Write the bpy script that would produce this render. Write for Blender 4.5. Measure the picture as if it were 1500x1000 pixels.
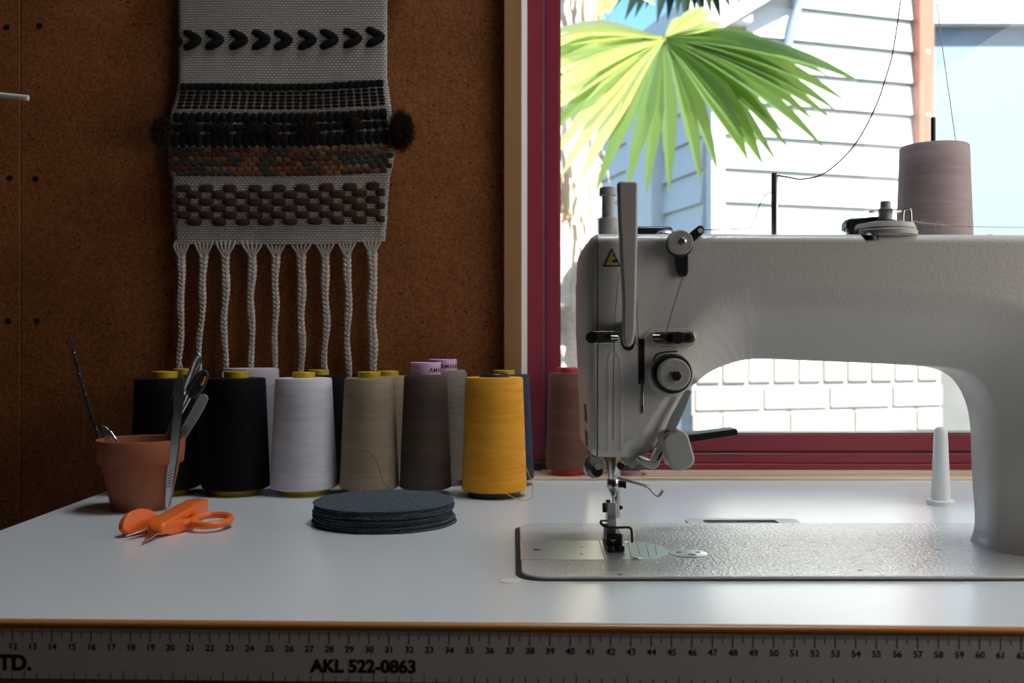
import bpy, math, random
import numpy as np
from mathutils import Vector, Matrix
random.seed(7)
rng = np.random.default_rng(7)
PI = math.pi
SC = bpy.context.scene
COL = SC.collection
for _o in list(bpy.data.objects):
    bpy.data.objects.remove(_o)

# ------------------------------------------------------------------ camera, sky, sun, exposure
# working units: centimetres, x right, y away from the camera, z above the table top (table is 75 cm high)
TABLE_H = 75.0
CAM_Z = 14.1
FPX = 1458.0                                   # focal length in pixels of the 1500 px wide frame
cam = bpy.data.cameras.new('camera')
cam.sensor_width = 36.0
cam.lens = 36.0 * FPX / 1500.0
cam.clip_start = 0.02
cam.dof.use_dof = True
cam.dof.focus_distance = 0.74
cam.dof.aperture_fstop = 12.0
cam_o = bpy.data.objects.new('camera', cam)
cam_o.location = (0, 0, (CAM_Z + TABLE_H) * 0.01)
cam_o.rotation_euler = (PI / 2, 0, 0)
COL.objects.link(cam_o)
SC.camera = cam_o

world = bpy.data.worlds.new('sky')
SC.world = world
world.use_nodes = True
wn = world.node_tree.nodes
wl = world.node_tree.links
wn.clear()
w_out = wn.new('ShaderNodeOutputWorld')
w_bg = wn.new('ShaderNodeBackground')
w_sky = wn.new('ShaderNodeTexSky')
w_sky.sky_type = 'NISHITA'
w_sky.sun_disc = False
w_sky.sun_elevation = math.radians(52)
w_sky.sun_rotation = math.radians(150)
w_bg.inputs['Strength'].default_value = 0.45
w_hs = wn.new('ShaderNodeHueSaturation')
w_hs.inputs['Saturation'].default_value = 1.3
wl.new(w_sky.outputs[0], w_hs.inputs['Color'])
wl.new(w_hs.outputs[0], w_bg.inputs[0])
wl.new(w_bg.outputs[0], w_out.inputs[0])

sun = bpy.data.lights.new('sun', 'SUN')
sun.energy = 22.0
sun.angle = math.radians(0.6)
sun.color = (1.0, 0.95, 0.86)
sun_o = bpy.data.objects.new('sun', sun)
sun_o.rotation_euler = Vector((0.32, -0.52, 0.79)).to_track_quat('Z', 'Y').to_euler()
sun_o.location = (1, -2, 6)
COL.objects.link(sun_o)

# area light added for daylight at the unseen side window of the right-hand wall (window_2)
day = bpy.data.lights.new('side_window_area_light', 'AREA')
day.shape = 'RECTANGLE'
day.size = 0.96
day.size_y = 0.56
day.energy = 4.4
day.color = (1.0, 0.95, 0.88)
day_o = bpy.data.objects.new('side_window_area_light', day)
day_o.location = (0.77, 0.48, (35 + TABLE_H) * 0.01)
day_o.rotation_euler = Vector((1, 0, 0)).to_track_quat('Z', 'Y').to_euler()
COL.objects.link(day_o)

SC.view_settings.view_transform = 'Standard'
SC.view_settings.look = 'None'
SC.view_settings.gamma = 1.0
SC.view_settings.use_curve_mapping = False
SC.view_settings.exposure = 0.0

# ------------------------------------------------------------------ helpers
def at(px, py, d):
    """photograph pixel (1500 x 1000) at distance d cm -> point in cm"""
    return ((px - 750) * d / FPX, d, CAM_Z - (py - 500) * d / FPX)
def dtab(py, z=0.0):
    """distance of a point at height z seen in row py"""
    return (CAM_Z - z) * FPX / (py - 500)

ORG = {}
def tag(o, label=None, cat=None, group=None, kind=None):
    if label: o['label'] = label
    if cat: o['category'] = cat
    if group: o['group'] = group
    if kind: o['kind'] = kind
    return o
def thing(name, loc, label=None, cat=None, group=None, kind=None):
    o = bpy.data.objects.new(name, None)
    o.empty_display_size = 0.02
    COL.objects.link(o)
    v = Vector(loc)
    o.location = (v + Vector((0, 0, TABLE_H))) * 0.01
    ORG[o] = v
    return tag(o, label, cat, group, kind)

class MB:
    def __init__(s):
        s.v = []; s.f = []
    def add(s, verts, faces):
        n = len(s.v)
        s.v.extend(tuple(p) for p in verts)
        s.f.extend(tuple(i + n for i in f) for f in faces)
        return s
    def box(s, x0, x1, y0, y1, z0, z1, M=None):
        vs = [(x, y, z) for z in (z0, z1) for y in (y0, y1) for x in (x0, x1)]
        if M is not None: vs = [M @ Vector(p) for p in vs]
        return s.add(vs, [(0, 2, 3, 1), (4, 5, 7, 6), (0, 1, 5, 4), (2, 6, 7, 3), (0, 4, 6, 2), (1, 3, 7, 5)])
    def prism(s, poly, a, b, M=None):
        """poly in (x,z), extruded along y from a to b"""
        n = len(poly)
        vs = [(p[0], a, p[1]) for p in poly] + [(p[0], b, p[1]) for p in poly]
        if M is not None: vs = [M @ Vector(p) for p in vs]
        fs = [tuple(range(n)), tuple(range(2 * n - 1, n - 1, -1))]
        fs += [(i, i + n, (i + 1) % n + n, (i + 1) % n) for i in range(n)]
        return s.add(vs, fs)
    def slab(s, poly, z0, z1, M=None):
        """poly in (x,y), extruded along z"""
        n = len(poly)
        vs = [(p[0], p[1], z0) for p in poly] + [(p[0], p[1], z1) for p in poly]
        if M is not None: vs = [M @ Vector(p) for p in vs]
        fs = [tuple(range(n - 1, -1, -1)), tuple(range(n, 2 * n))]
        fs += [(i, (i + 1) % n, (i + 1) % n + n, i + n) for i in range(n)]
        return s.add(vs, fs)
    def lathe(s, prof, c=(0, 0, 0), axis=(0, 0, 1), seg=32, knurl=0.0):
        """prof: (radius, height) along axis"""
        q = Vector((0, 0, 1)).rotation_difference(Vector(axis).normalized())
        C = Vector(c); vs = []; fs = []; rings = []
        for r, h in prof:
            if r < 1e-6:
                vs.append(C + q @ Vector((0, 0, h))); rings.append([len(vs) - 1])
            else:
                ring = []
                for k in range(seg):
                    a = 2 * PI * k / seg
                    rr = r * (1 - (knurl if k % 2 else 0))
                    vs.append(C + q @ Vector((rr * math.cos(a), rr * math.sin(a), h))); ring.append(len(vs) - 1)
                rings.append(ring)
        for A, B in zip(rings[:-1], rings[1:]):
            if len(A) == 1 and len(B) == 1: continue
            for k in range(seg):
                k2 = (k + 1) % seg
                if len(A) == 1: fs.append((A[0], B[k2], B[k])) if False else fs.append((A[0], B[k], B[k2])[::-1])
                elif len(B) == 1: fs.append((A[k], A[k2], B[0]))
                else: fs.append((A[k], A[k2], B[k2], B[k]))
        if tuple(prof[0]) != tuple(prof[-1]):
            if len(rings[0]) > 1: fs.append(tuple(reversed(rings[0])))
            if len(rings[-1]) > 1: fs.append(tuple(rings[-1]))
        return s.add(vs, fs)
    def tube(s, path, r, seg=8, closed=False, flat=1.0):
        P = [Vector(p) for p in path]; n = len(P)
        R = r if isinstance(r, (list, tuple)) else [r] * n
        T = []
        for i in range(n):
            a = P[(i - 1) % n] if (closed or i > 0) else P[i]
            b = P[(i + 1) % n] if (closed or i < n - 1) else P[i]
            t = (b - a)
            T.append(t.normalized() if t.length > 1e-9 else Vector((0, 0, 1)))
        u = T[0].cross(Vector((0, 1, 0)))
        if u.length < 1e-3: u = T[0].cross(Vector((1, 0, 0)))
        u.normalize()
        vs = []; fs = []
        for i in range(n):
            u = (u - T[i] * u.dot(T[i])).normalized()
            w = T[i].cross(u)
            for k in range(seg):
                a = 2 * PI * k / seg
                vs.append(P[i] + u * (R[i] * math.cos(a)) + w * (R[i] * math.sin(a) * flat))
        m = n if closed else n - 1
        for i in range(m):
            j = (i + 1) % n
            for k in range(seg):
                k2 = (k + 1) % seg
                fs.append((i * seg + k, i * seg + k2, j * seg + k2, j * seg + k))
        if not closed:
            fs.append(tuple(reversed(range(seg)))); fs.append(tuple((n - 1) * seg + k for k in range(seg)))
        return s.add(vs, fs)
    def ellipsoid(s, c, rad, su=8, sv=5, M=None, e=1.0):
        C = Vector(c); vs = [Vector((0, 0, -rad[2]))]; fs = []
        P_ = lambda t: math.copysign(abs(t) ** e, t)
        for j in range(1, sv):
            ph = -PI / 2 + PI * j / sv
            for k in range(su):
                a = 2 * PI * k / su
                vs.append(Vector((rad[0] * P_(math.cos(ph)) * P_(math.cos(a)), rad[1] * P_(math.cos(ph)) * P_(math.sin(a)), rad[2] * P_(math.sin(ph)))))
        vs.append(Vector((0, 0, rad[2])))
        for k in range(su):
            k2 = (k + 1) % su
            fs.append((0, 1 + k2, 1 + k))
            for j in range(sv - 2):
                a = 1 + j * su
                fs.append((a + k, a + k2, a + su + k2, a + su + k))
            a = 1 + (sv - 2) * su
            fs.append((a + k, a + k2, len(vs) - 1))
        if M is not None: vs = [M @ v for v in vs]
        return s.add([v + C for v in vs], fs)
    def build(s, name, mat, parent=None, smooth=True, bevel=0.0, bseg=2, angle=38):
        org = Vector((0, 0, 0))
        top = parent
        while top is not None and top.parent is not None: top = top.parent
        if top is not None: org = ORG.get(top, org)
        me = bpy.data.meshes.new(name)
        off = Vector((0, 0, TABLE_H)) if top is None else -org
        if top is not None and top.type != 'EMPTY' and top not in ORG: off = Vector((0, 0, TABLE_H))
        me.from_pydata([((p[0] + off[0]) * 0.01, (p[1] + off[1]) * 0.01, (p[2] + off[2]) * 0.01) for p in s.v], [], s.f)
        me.validate()
        o = bpy.data.objects.new(name, me)
        COL.objects.link(o)
        me.materials.append(mat)
        if smooth:
            me.shade_smooth()
            me.set_sharp_from_angle(angle=math.radians(angle))
        if bevel:
            b = o.modifiers.new('bevel', 'BEVEL')
            b.width = bevel * 0.01; b.segments = bseg; b.limit_method = 'ANGLE'; b.angle_limit = math.radians(40)
            b.harden_normals = False
        if parent is not None: o.parent = parent
        return o

def place(src, parent, offset_cm=None, matrix=None):
    """copy of a mesh object sharing its data, under parent; location in cm relative to parent's origin"""
    o = src.copy(); COL.objects.link(o); o.parent = parent
    if matrix is not None: o.matrix_basis = matrix
    elif offset_cm is not None: o.location = Vector(offset_cm) * 0.01
    return o

def spline(pts, n=8, closed=False):
    P = [Vector(p) for p in pts]; out = []
    m = len(P)
    rng_ = range(m) if closed else range(m - 1)
    for i in rng_:
        p0 = P[(i - 1) % m] if (closed or i > 0) else P[i]
        p1 = P[i]; p2 = P[(i + 1) % m]
        p3 = P[(i + 2) % m] if (closed or i + 2 < m) else p2
        for k in range(n):
            t = k / n
            out.append(0.5 * ((2 * p1) + (p2 - p0) * t + (2 * p0 - 5 * p1 + 4 * p2 - p3) * t * t + (3 * p1 - p0 - 3 * p2 + p3) * t ** 3))
    if not closed: out.append(P[-1])
    return out

def rrect(x0, x1, z0, z1, r, n=5):
    out = []
    for cx, cz, a0 in ((x1 - r, z1 - r, 0), (x0 + r, z1 - r, 90), (x0 + r, z0 + r, 180), (x1 - r, z0 + r, 270)):
        for k in range(n + 1):
            a = math.radians(a0 + 90 * k / n)
            out.append((cx + r * math.cos(a), cz + r * math.sin(a)))
    return out
def circ(cx, cz, r, n=24, rz=None):
    return [(cx + r * math.cos(2 * PI * k / n), cz + (rz or r) * math.sin(2 * PI * k / n)) for k in range(n)]

_tc = {}
def text_geo(body, size, bold=0.0, align='CENTER'):
    key = (body, size, bold, align)
    if key in _tc: return _tc[key]
    cu = bpy.data.curves.new('lettering', 'FONT')
    cu.body = body; cu.size = size; cu.align_x = align; cu.offset = bold; cu.resolution_u = 3
    o = bpy.data.objects.new('lettering', cu); COL.objects.link(o)
    dg = bpy.context.evaluated_depsgraph_get()
    me = bpy.data.meshes.new_from_object(o.evaluated_get(dg))
    vs = [(v.co.x, v.co.y) for v in me.vertices]; fs = [tuple(p.vertices) for p in me.polygons]
    bpy.data.objects.remove(o); bpy.data.curves.remove(cu); bpy.data.meshes.remove(me)
    _tc[key] = (vs, fs)
    return vs, fs

# ------------------------------------------------------------------ materials
def nm(name):
    m = bpy.data.materials.new(name); m.use_nodes = True
    nt = m.node_tree
    return m, nt, nt.nodes['Principled BSDF'], nt.nodes, nt.links
def mat(name, col, rough=0.5, metal=0.0, bump=None, vary=None, spec=None, coat=0.0, trans=0.0, sheen=0.0):
    """bump=(scale, strength, distance_m[, (sx,sy,sz)]); vary=(scale, colour2[, (sx,sy,sz)])"""
    m, nt, bs, N, L = nm(name)
    bs.inputs['Base Color'].default_value = (*col, 1)
    bs.inputs['Roughness'].default_value = rough
    bs.inputs['Metallic'].default_value = metal
    if spec is not None: bs.inputs['Specular IOR Level'].default_value = spec
    if coat: bs.inputs['Coat Weight'].default_value = coat; bs.inputs['Coat Roughness'].default_value = 0.12
    if sheen: bs.inputs['Sheen Weight'].default_value = sheen
    if bump or vary:
        tc = N.new('ShaderNodeTexCoord')
    def src(sc):
        if sc is None: return tc.outputs['Object']
        mp = N.new('ShaderNodeMapping'); mp.inputs['Scale'].default_value = sc
        L.new(tc.outputs['Object'], mp.inputs[0]); return mp.outputs[0]
    if bump:
        t = N.new('ShaderNodeTexNoise'); t.inputs['Scale'].default_value = bump[0]; t.inputs['Detail'].default_value = 3
        L.new(src(bump[3] if len(bump) > 3 else None), t.inputs['Vector'])
        b = N.new('ShaderNodeBump'); b.inputs['Strength'].default_value = bump[1]; b.inputs['Distance'].default_value = bump[2]
        L.new(t.outputs[0], b.inputs['Height']); L.new(b.outputs[0], bs.inputs['Normal'])
    if vary:
        t = N.new('ShaderNodeTexNoise'); t.inputs['Scale'].default_value = vary[0]; t.inputs['Detail'].default_value = 5
        L.new(src(vary[2] if len(vary) > 2 else None), t.inputs['Vector'])
        r = N.new('ShaderNodeValToRGB')
        r.color_ramp.elements[0].position = 0.35; r.color_ramp.elements[1].position = 0.68
        r.color_ramp.elements[0].color = (*col, 1); r.color_ramp.elements[1].color = (*vary[1], 1)
        L.new(t.outputs[0], r.inputs[0]); L.new(r.outputs[0], bs.inputs['Base Color'])
    return m

def thread_mat(name, col, col2, rough=0.75):
    """wound thread: slightly slanted fine winding lines"""
    m, nt, bs, N, L = nm(name)
    tc = N.new('ShaderNodeTexCoord')
    mp = N.new('ShaderNodeMapping'); mp.inputs['Scale'].default_value = (14, 14, 900); mp.inputs['Rotation'].default_value = (0.06, 0.05, 0)
    L.new(tc.outputs['Object'], mp.inputs[0])
    t = N.new('ShaderNodeTexNoise'); t.inputs['Scale'].default_value = 1.6; t.inputs['Detail'].default_value = 4
    L.new(mp.outputs[0], t.inputs['Vector'])
    mp2 = N.new('ShaderNodeMapping'); mp2.inputs['Scale'].default_value = (30, 30, 170); mp2.inputs['Rotation'].default_value = (-0.25, 0.2, 0)
    L.new(tc.outputs['Object'], mp2.inputs[0])
    t2 = N.new('ShaderNodeTexNoise'); t2.inputs['Scale'].default_value = 1.0; t2.inputs['Detail'].default_value = 3
    L.new(mp2.outputs[0], t2.inputs['Vector'])
    mx = N.new('ShaderNodeMath'); mx.operation = 'ADD'
    L.new(t.outputs[0], mx.inputs[0]); L.new(t2.outputs[0], mx.inputs[1])
    r = N.new('ShaderNodeValToRGB')
    r.color_ramp.elements[0].position = 0.36; r.color_ramp.elements[1].position = 0.66
    r.color_ramp.elements[0].color = (*col2, 1); r.color_ramp.elements[1].color = (*col, 1)
    h = N.new('ShaderNodeMath'); h.operation = 'MULTIPLY'; h.inputs[1].default_value = 0.5
    L.new(mx.outputs[0], h.inputs[0]); L.new(h.outputs[0], r.inputs[0]); L.new(r.outputs[0], bs.inputs['Base Color'])
    b = N.new('ShaderNodeBump'); b.inputs['Strength'].default_value = 0.5; b.inputs['Distance'].default_value = 0.0006
    L.new(mx.outputs[0], b.inputs['Height']); L.new(b.outputs[0], bs.inputs['Normal'])
    bs.inputs['Roughness'].default_value = rough
    bs.inputs['Sheen Weight'].default_value = 0.04
    bs.inputs['Specular IOR Level'].default_value = 0.12
    return m

def hardboard_mat():
    m, nt, bs, N, L = nm('hardboard')
    tc = N.new('ShaderNodeTexCoord')
    n1 = N.new('ShaderNodeTexNoise'); n1.inputs['Scale'].default_value = 16; n1.inputs['Detail'].default_value = 6
    n2 = N.new('ShaderNodeTexNoise'); n2.inputs['Scale'].default_value = 330; n2.inputs['Detail'].default_value = 4; n2.inputs['Roughness'].default_value = 0.7
    L.new(tc.outputs['Object'], n1.inputs['Vector']); L.new(tc.outputs['Object'], n2.inputs['Vector'])
    r1 = N.new('ShaderNodeValToRGB'); r1.color_ramp.elements[0].color = (0.25, 0.088, 0.026, 1); r1.color_ramp.elements[1].color = (0.35, 0.127, 0.040, 1)
    r1.color_ramp.elements[0].position = 0.3; r1.color_ramp.elements[1].position = 0.7
    L.new(n1.outputs[0], r1.inputs[0])
    r2 = N.new('ShaderNodeValToRGB'); r2.color_ramp.elements[0].color = (0.45, 0.42, 0.4, 1); r2.color_ramp.elements[1].color = (1.25, 1.2, 1.15, 1)
    r2.color_ramp.elements[0].position = 0.32; r2.color_ramp.elements[1].position = 0.66
    L.new(n2.outputs[0], r2.inputs[0])
    mx = N.new('ShaderNodeMix'); mx.data_type = 'RGBA'; mx.blend_type = 'MULTIPLY'; mx.inputs[0].default_value = 1.0
    L.new(r1.outputs[0], mx.inputs[6]); L.new(r2.outputs[0], mx.inputs[7])
    # dark bark flecks
    mp = N.new('ShaderNodeMapping'); mp.inputs['Scale'].default_value = (150, 150, 210); mp.inputs['Rotation'].default_value = (0.2, 0.7, 0.1)
    L.new(tc.outputs['Object'], mp.inputs[0])
    v = N.new('ShaderNodeTexVoronoi'); v.inputs['Scale'].default_value = 1.0; v.inputs['Randomness'].default_value = 1.0
    L.new(mp.outputs[0], v.inputs['Vector'])
    wn_ = N.new('ShaderNodeTexWhiteNoise'); L.new(v.outputs['Position'], wn_.inputs['Vector'])
    g = N.new('ShaderNodeMath'); g.operation = 'GREATER_THAN'; g.inputs[1].default_value = 0.86
    L.new(wn_.outputs['Value'], g.inputs[0])
    lt = N.new('ShaderNodeMath'); lt.operation = 'LESS_THAN'; lt.inputs[1].default_value = 0.2
    L.new(v.outputs['Distance'], lt.inputs[0])
    mm = N.new('ShaderNodeMath'); mm.operation = 'MULTIPLY'; L.new(g.outputs[0], mm.inputs[0]); L.new(lt.outputs[0], mm.inputs[1])
    m2 = N.new('ShaderNodeMix'); m2.data_type = 'RGBA'
    L.new(mm.outputs[0], m2.inputs[0]); L.new(mx.outputs[2], m2.inputs[6]); m2.inputs[7].default_value = (0.03, 0.012, 0.006, 1)
    L.new(m2.outputs[2], bs.inputs['Base Color'])
    b = N.new('ShaderNodeBump'); b.inputs['Strength'].default_value = 0.25; b.inputs['Distance'].default_value = 0.0006
    L.new(n2.outputs[0], b.inputs['Height']); L.new(b.outputs[0], bs.inputs['Normal'])
    bs.inputs['Roughness'].default_value = 0.55
    bs.inputs['Specular IOR Level'].default_value = 0.3
    return m

def weave_mat():
    m, nt, bs, N, L = nm('woven_wool')
    tc = N.new('ShaderNodeTexCoord')
    mp = N.new('ShaderNodeMapping'); mp.inputs['Rotation'].default_value = (PI / 2, 0, 0)
    L.new(tc.outputs['Object'], mp.inputs[0])
    br = N.new('ShaderNodeTexBrick')
    br.inputs['Scale'].default_value = 1.0
    br.inputs['Brick Width'].default_value = 0.0042; br.inputs['Row Height'].default_value = 0.0026
    br.inputs['Mortar Size'].default_value = 0.0007; br.inputs['Mortar Smooth'].default_value = 1.0
    br.inputs['Color1'].default_value = (1, 1, 1, 1); br.inputs['Color2'].default_value = (0.8, 0.8, 0.8, 1); br.inputs['Mortar'].default_value = (0, 0, 0, 1)
    L.new(mp.outputs[0], br.inputs['Vector'])
    n = N.new('ShaderNodeTexNoise'); n.inputs['Scale'].default_value = 40; L.new(tc.outputs['Object'], n.inputs['Vector'])
    r = N.new('ShaderNodeValToRGB'); r.color_ramp.elements[0].color = (0.23, 0.2, 0.18, 1); r.color_ramp.elements[1].color = (0.56, 0.51, 0.46, 1)
    L.new(br.outputs['Color'], r.inputs[0]); L.new(r.outputs[0], bs.inputs['Base Color'])
    b = N.new('ShaderNodeBump'); b.inputs['Strength'].default_value = 0.9; b.inputs['Distance'].default_value = 0.0012
    L.new(br.outputs['Color'], b.inputs['Height']); L.new(b.outputs[0], bs.inputs['Normal'])
    bs.inputs['Roughness'].default_value = 0.95; bs.inputs['Specular IOR Level'].default_value = 0.1
    return m

def wood_mat(name, c1, c2, stretch, rough=0.5):
    m, nt, bs, N, L = nm(name)
    tc = N.new('ShaderNodeTexCoord')
    mp = N.new('ShaderNodeMapping'); mp.inputs['Scale'].default_value = stretch
    L.new(tc.outputs['Object'], mp.inputs[0])
    n = N.new('ShaderNodeTexNoise'); n.inputs['Scale'].default_value = 1; n.inputs['Detail'].default_value = 6; n.inputs['Distortion'].default_value = 0.6
    L.new(mp.outputs[0], n.inputs['Vector'])
    r = N.new('ShaderNodeValToRGB'); r.color_ramp.elements[0].color = (*c1, 1); r.color_ramp.elements[1].color = (*c2, 1)
    r.color_ramp.elements[0].position = 0.3; r.color_ramp.elements[1].position = 0.7
    L.new(n.outputs[0], r.inputs[0]); L.new(r.outputs[0], bs.inputs['Base Color'])
    bs.inputs['Roughness'].default_value = rough
    return m

def glass_mat(name='window_glass', tint=(0.97, 0.985, 0.98)):
    m, nt, bs, N, L = nm(name)
    N.remove(bs)
    out = N['Material Output']
    t = N.new('ShaderNodeBsdfTransparent'); g = N.new('ShaderNodeBsdfGlossy'); g.inputs['Roughness'].default_value = 0.02
    t.inputs[0].default_value = (*tint, 1)
    fr = N.new('ShaderNodeFresnel'); fr.inputs[0].default_value = 1.45
    mx = N.new('ShaderNodeMixShader')
    L.new(fr.outputs[0], mx.inputs[0]); L.new(t.outputs[0], mx.inputs[1]); L.new(g.outputs[0], mx.inputs[2]); L.new(mx.outputs[0], out.inputs[0])
    return m
def leaf_mat(name, col, tcol, fac=0.45, rough=0.4):
    m, nt, bs, N, L = nm(name)
    out = N['Material Output']
    bs.inputs['Base Color'].default_value = (*col, 1); bs.inputs['Roughness'].default_value = rough
    t = N.new('ShaderNodeBsdfTranslucent'); t.inputs[0].default_value = (*tcol, 1)
    mx = N.new('ShaderNodeMixShader'); mx.inputs[0].default_value = fac
    L.new(bs.outputs[0], mx.inputs[1]); L.new(t.outputs[0], mx.inputs[2]); L.new(mx.outputs[0], out.inputs[0])
    return m
def hammered_mat(name, col, rough, scale, dist, strength=0.35):
    m, nt, bs, N, L = nm(name)
    bs.inputs['Base Color'].default_value = (*col, 1); bs.inputs['Roughness'].default_value = rough
    tc = N.new('ShaderNodeTexCoord')
    n = N.new('ShaderNodeTexNoise'); n.inputs['Scale'].default_value = scale; n.inputs['Detail'].default_value = 2; n.inputs['Distortion'].default_value = 0.4
    L.new(tc.outputs['Object'], n.inputs['Vector'])
    b = N.new('ShaderNodeBump'); b.inputs['Strength'].default_value = strength; b.inputs['Distance'].default_value = dist
    L.new(n.outputs[0], b.inputs['Height']); L.new(b.outputs[0], bs.inputs['Normal'])
    return m

MAT = {
 'hardboard': hardboard_mat(),
 'plaster': mat('plaster', (0.12, 0.085, 0.06), 0.9, bump=(60, 0.2, 0.001)),
 'ceiling': mat('ceiling_paint', (0.16, 0.13, 0.10), 0.9, bump=(60, 0.1, 0.001)),
 'floor': wood_mat('floor_boards', (0.07, 0.05, 0.035), (0.11, 0.08, 0.055), (8, 1.0, 8), 0.6),
 'black': mat('black_paint', (0.012, 0.012, 0.013), 0.45),
 'dark': mat('dark_metal', (0.05, 0.05, 0.052), 0.35, 0.7),
 'rubber': mat('black_rubber', (0.02, 0.02, 0.021), 0.7),
 'trimwood': wood_mat('pine_trim', (0.33, 0.165, 0.065), (0.42, 0.215, 0.09), (40, 40, 2.5), 0.5),
 'sillwood': wood_mat('pine_sill', (0.66, 0.47, 0.28), (0.90, 0.78, 0.60), (3, 40, 40), 0.2),
 'white': mat('white_paint', (0.80, 0.79, 0.76), 0.5),
 'maroon': mat('maroon_powder_coat', (0.23, 0.022, 0.040), 0.36, bump=(900, 0.05, 0.0003)),
 'gasket': mat('glazing_gasket', (0.018, 0.017, 0.025), 0.5),
 'glass': glass_mat(),
 'laminate': mat('grey_laminate', (0.70, 0.72, 0.72), 0.22, spec=0.3, bump=(1.0, 0.06, 0.0006, (60, 500, 60))),
 'edge': mat('brown_edging', (0.45, 0.19, 0.05), 0.32),
 'tape': mat('ruler_tape', (0.66, 0.63, 0.63), 0.5),
 'ink': mat('black_ink', (0.01, 0.01, 0.012), 0.6),
 'enamel': hammered_mat('machine_enamel', (0.70, 0.68, 0.645), 0.30, 420, 0.0005, 0.45),
 'bedpaint': hammered_mat('hammered_bed_enamel', (0.66, 0.65, 0.62), 0.15, 430, 0.0007, 0.8),
 'plastic': mat('grey_plastic', (0.50, 0.49, 0.46), 0.42),
 'whiteplastic': mat('white_plastic', (0.84, 0.85, 0.83), 0.35),
 'steel': mat('polished_steel', (0.60, 0.60, 0.60), 0.18, 1.0),
 'satin': mat('satin_steel', (0.62, 0.63, 0.63), 0.32, 1.0),
 'plate': mat('needle_plate_steel', (0.66, 0.70, 0.70), 0.30, 0.55),
 'brass': mat('brass', (0.42, 0.26, 0.10), 0.3, 1.0),
 'signyellow': mat('sign_yellow', (0.62, 0.50, 0.10), 0.5),
 'terracotta': mat('terracotta', (0.33, 0.095, 0.042), 0.75, bump=(220, 0.2, 0.0006), vary=(30, (0.37, 0.12, 0.06))),
 'orange': mat('orange_plastic', (1.0, 0.19, 0.03), 0.28),
 'felt': mat('charcoal_felt', (0.020, 0.028, 0.040), 0.95, bump=(900, 0.9, 0.001), vary=(1100, (0.16, 0.19, 0.225)), spec=0.1),
 'yellowplug': mat('yellow_plastic', (0.62, 0.42, 0.01), 0.35),
 'pinkplug': mat('pink_plastic', (0.78, 0.46, 0.74), 0.4),
 'redplug': mat('red_plastic', (0.55, 0.018, 0.022), 0.35),
 'blackplug': mat('black_plastic', (0.02, 0.02, 0.024), 0.35),
 'wool': weave_mat(),
 'braid': mat('wool_yarn', (0.52, 0.47, 0.42), 0.95, bump=(700, 0.8, 0.001), spec=0.1),
 'yarnblack': mat('black_yarn', (0.010, 0.010, 0.011), 0.95, bump=(700, 0.6, 0.001), spec=0.1),
 'yarnbrown': mat('brown_yarn', (0.055, 0.030, 0.022), 0.95, bump=(800, 0.8, 0.001), spec=0.1),
 'fluff': mat('dark_fleece', (0.030, 0.017, 0.011), 0.95, spec=0.1),
 'siding': mat('pale_weatherboard', (0.60, 0.61, 0.59), 0.6),
 'brick': mat('pale_brick', (0.44, 0.425, 0.39), 0.8, bump=(50, 0.4, 0.002)),
 'mortar': mat('mortar', (0.30, 0.30, 0.285), 0.9),
 'concrete': mat('concrete', (0.12, 0.125, 0.12), 0.9, vary=(6, (0.15, 0.155, 0.15))),
 'redpost': mat('red_post', (0.34, 0.13, 0.085), 0.5),
 'skyshade': mat('sky_shade_blue', (0.135, 0.20, 0.26), 0.6),
 'roof': mat('roof_grey', (0.55, 0.60, 0.66), 0.5),
 'pipe': mat('grey_pipe', (0.20, 0.25, 0.34), 0.5),
 'trunk': mat('palm_trunk', (0.60, 0.44, 0.33), 0.9, bump=(40, 0.8, 0.01), vary=(18, (0.90, 0.80, 0.66), (1, 1, 0.25))),
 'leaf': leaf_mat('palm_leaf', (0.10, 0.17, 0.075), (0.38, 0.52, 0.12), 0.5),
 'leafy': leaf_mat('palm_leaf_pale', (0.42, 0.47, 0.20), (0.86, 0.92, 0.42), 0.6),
 'leafsil': leaf_mat('palm_leaf_silhouette', (0.012, 0.028, 0.012), (0.02, 0.04, 0.012), 0.25),
 'petiole': mat('petiole', (0.20, 0.26, 0.08), 0.5),
 'clear': glass_mat('clear_plastic', (0.62, 0.63, 0.62)),
 'jambwhite': mat('white_gloss_paint', (0.88, 0.88, 0.86), 0.4),
 'rodmetal': mat('pale_rod', (0.80, 0.79, 0.76), 0.35, 0.15),
 'gapsheen': mat('sash_gap_sheen', (0.10, 0.10, 0.17), 0.3),
}
for nme, c in (('maroon_yarn', (0.075, 0.024, 0.022)), ('green_yarn', (0.032, 0.040, 0.030)), ('tan_yarn', (0.17, 0.085, 0.036)), ('rust_yarn', (0.15, 0.05, 0.02))):
    MAT[nme] = mat(nme, c, 0.95, bump=(700, 0.6, 0.001), spec=0.1)
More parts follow.
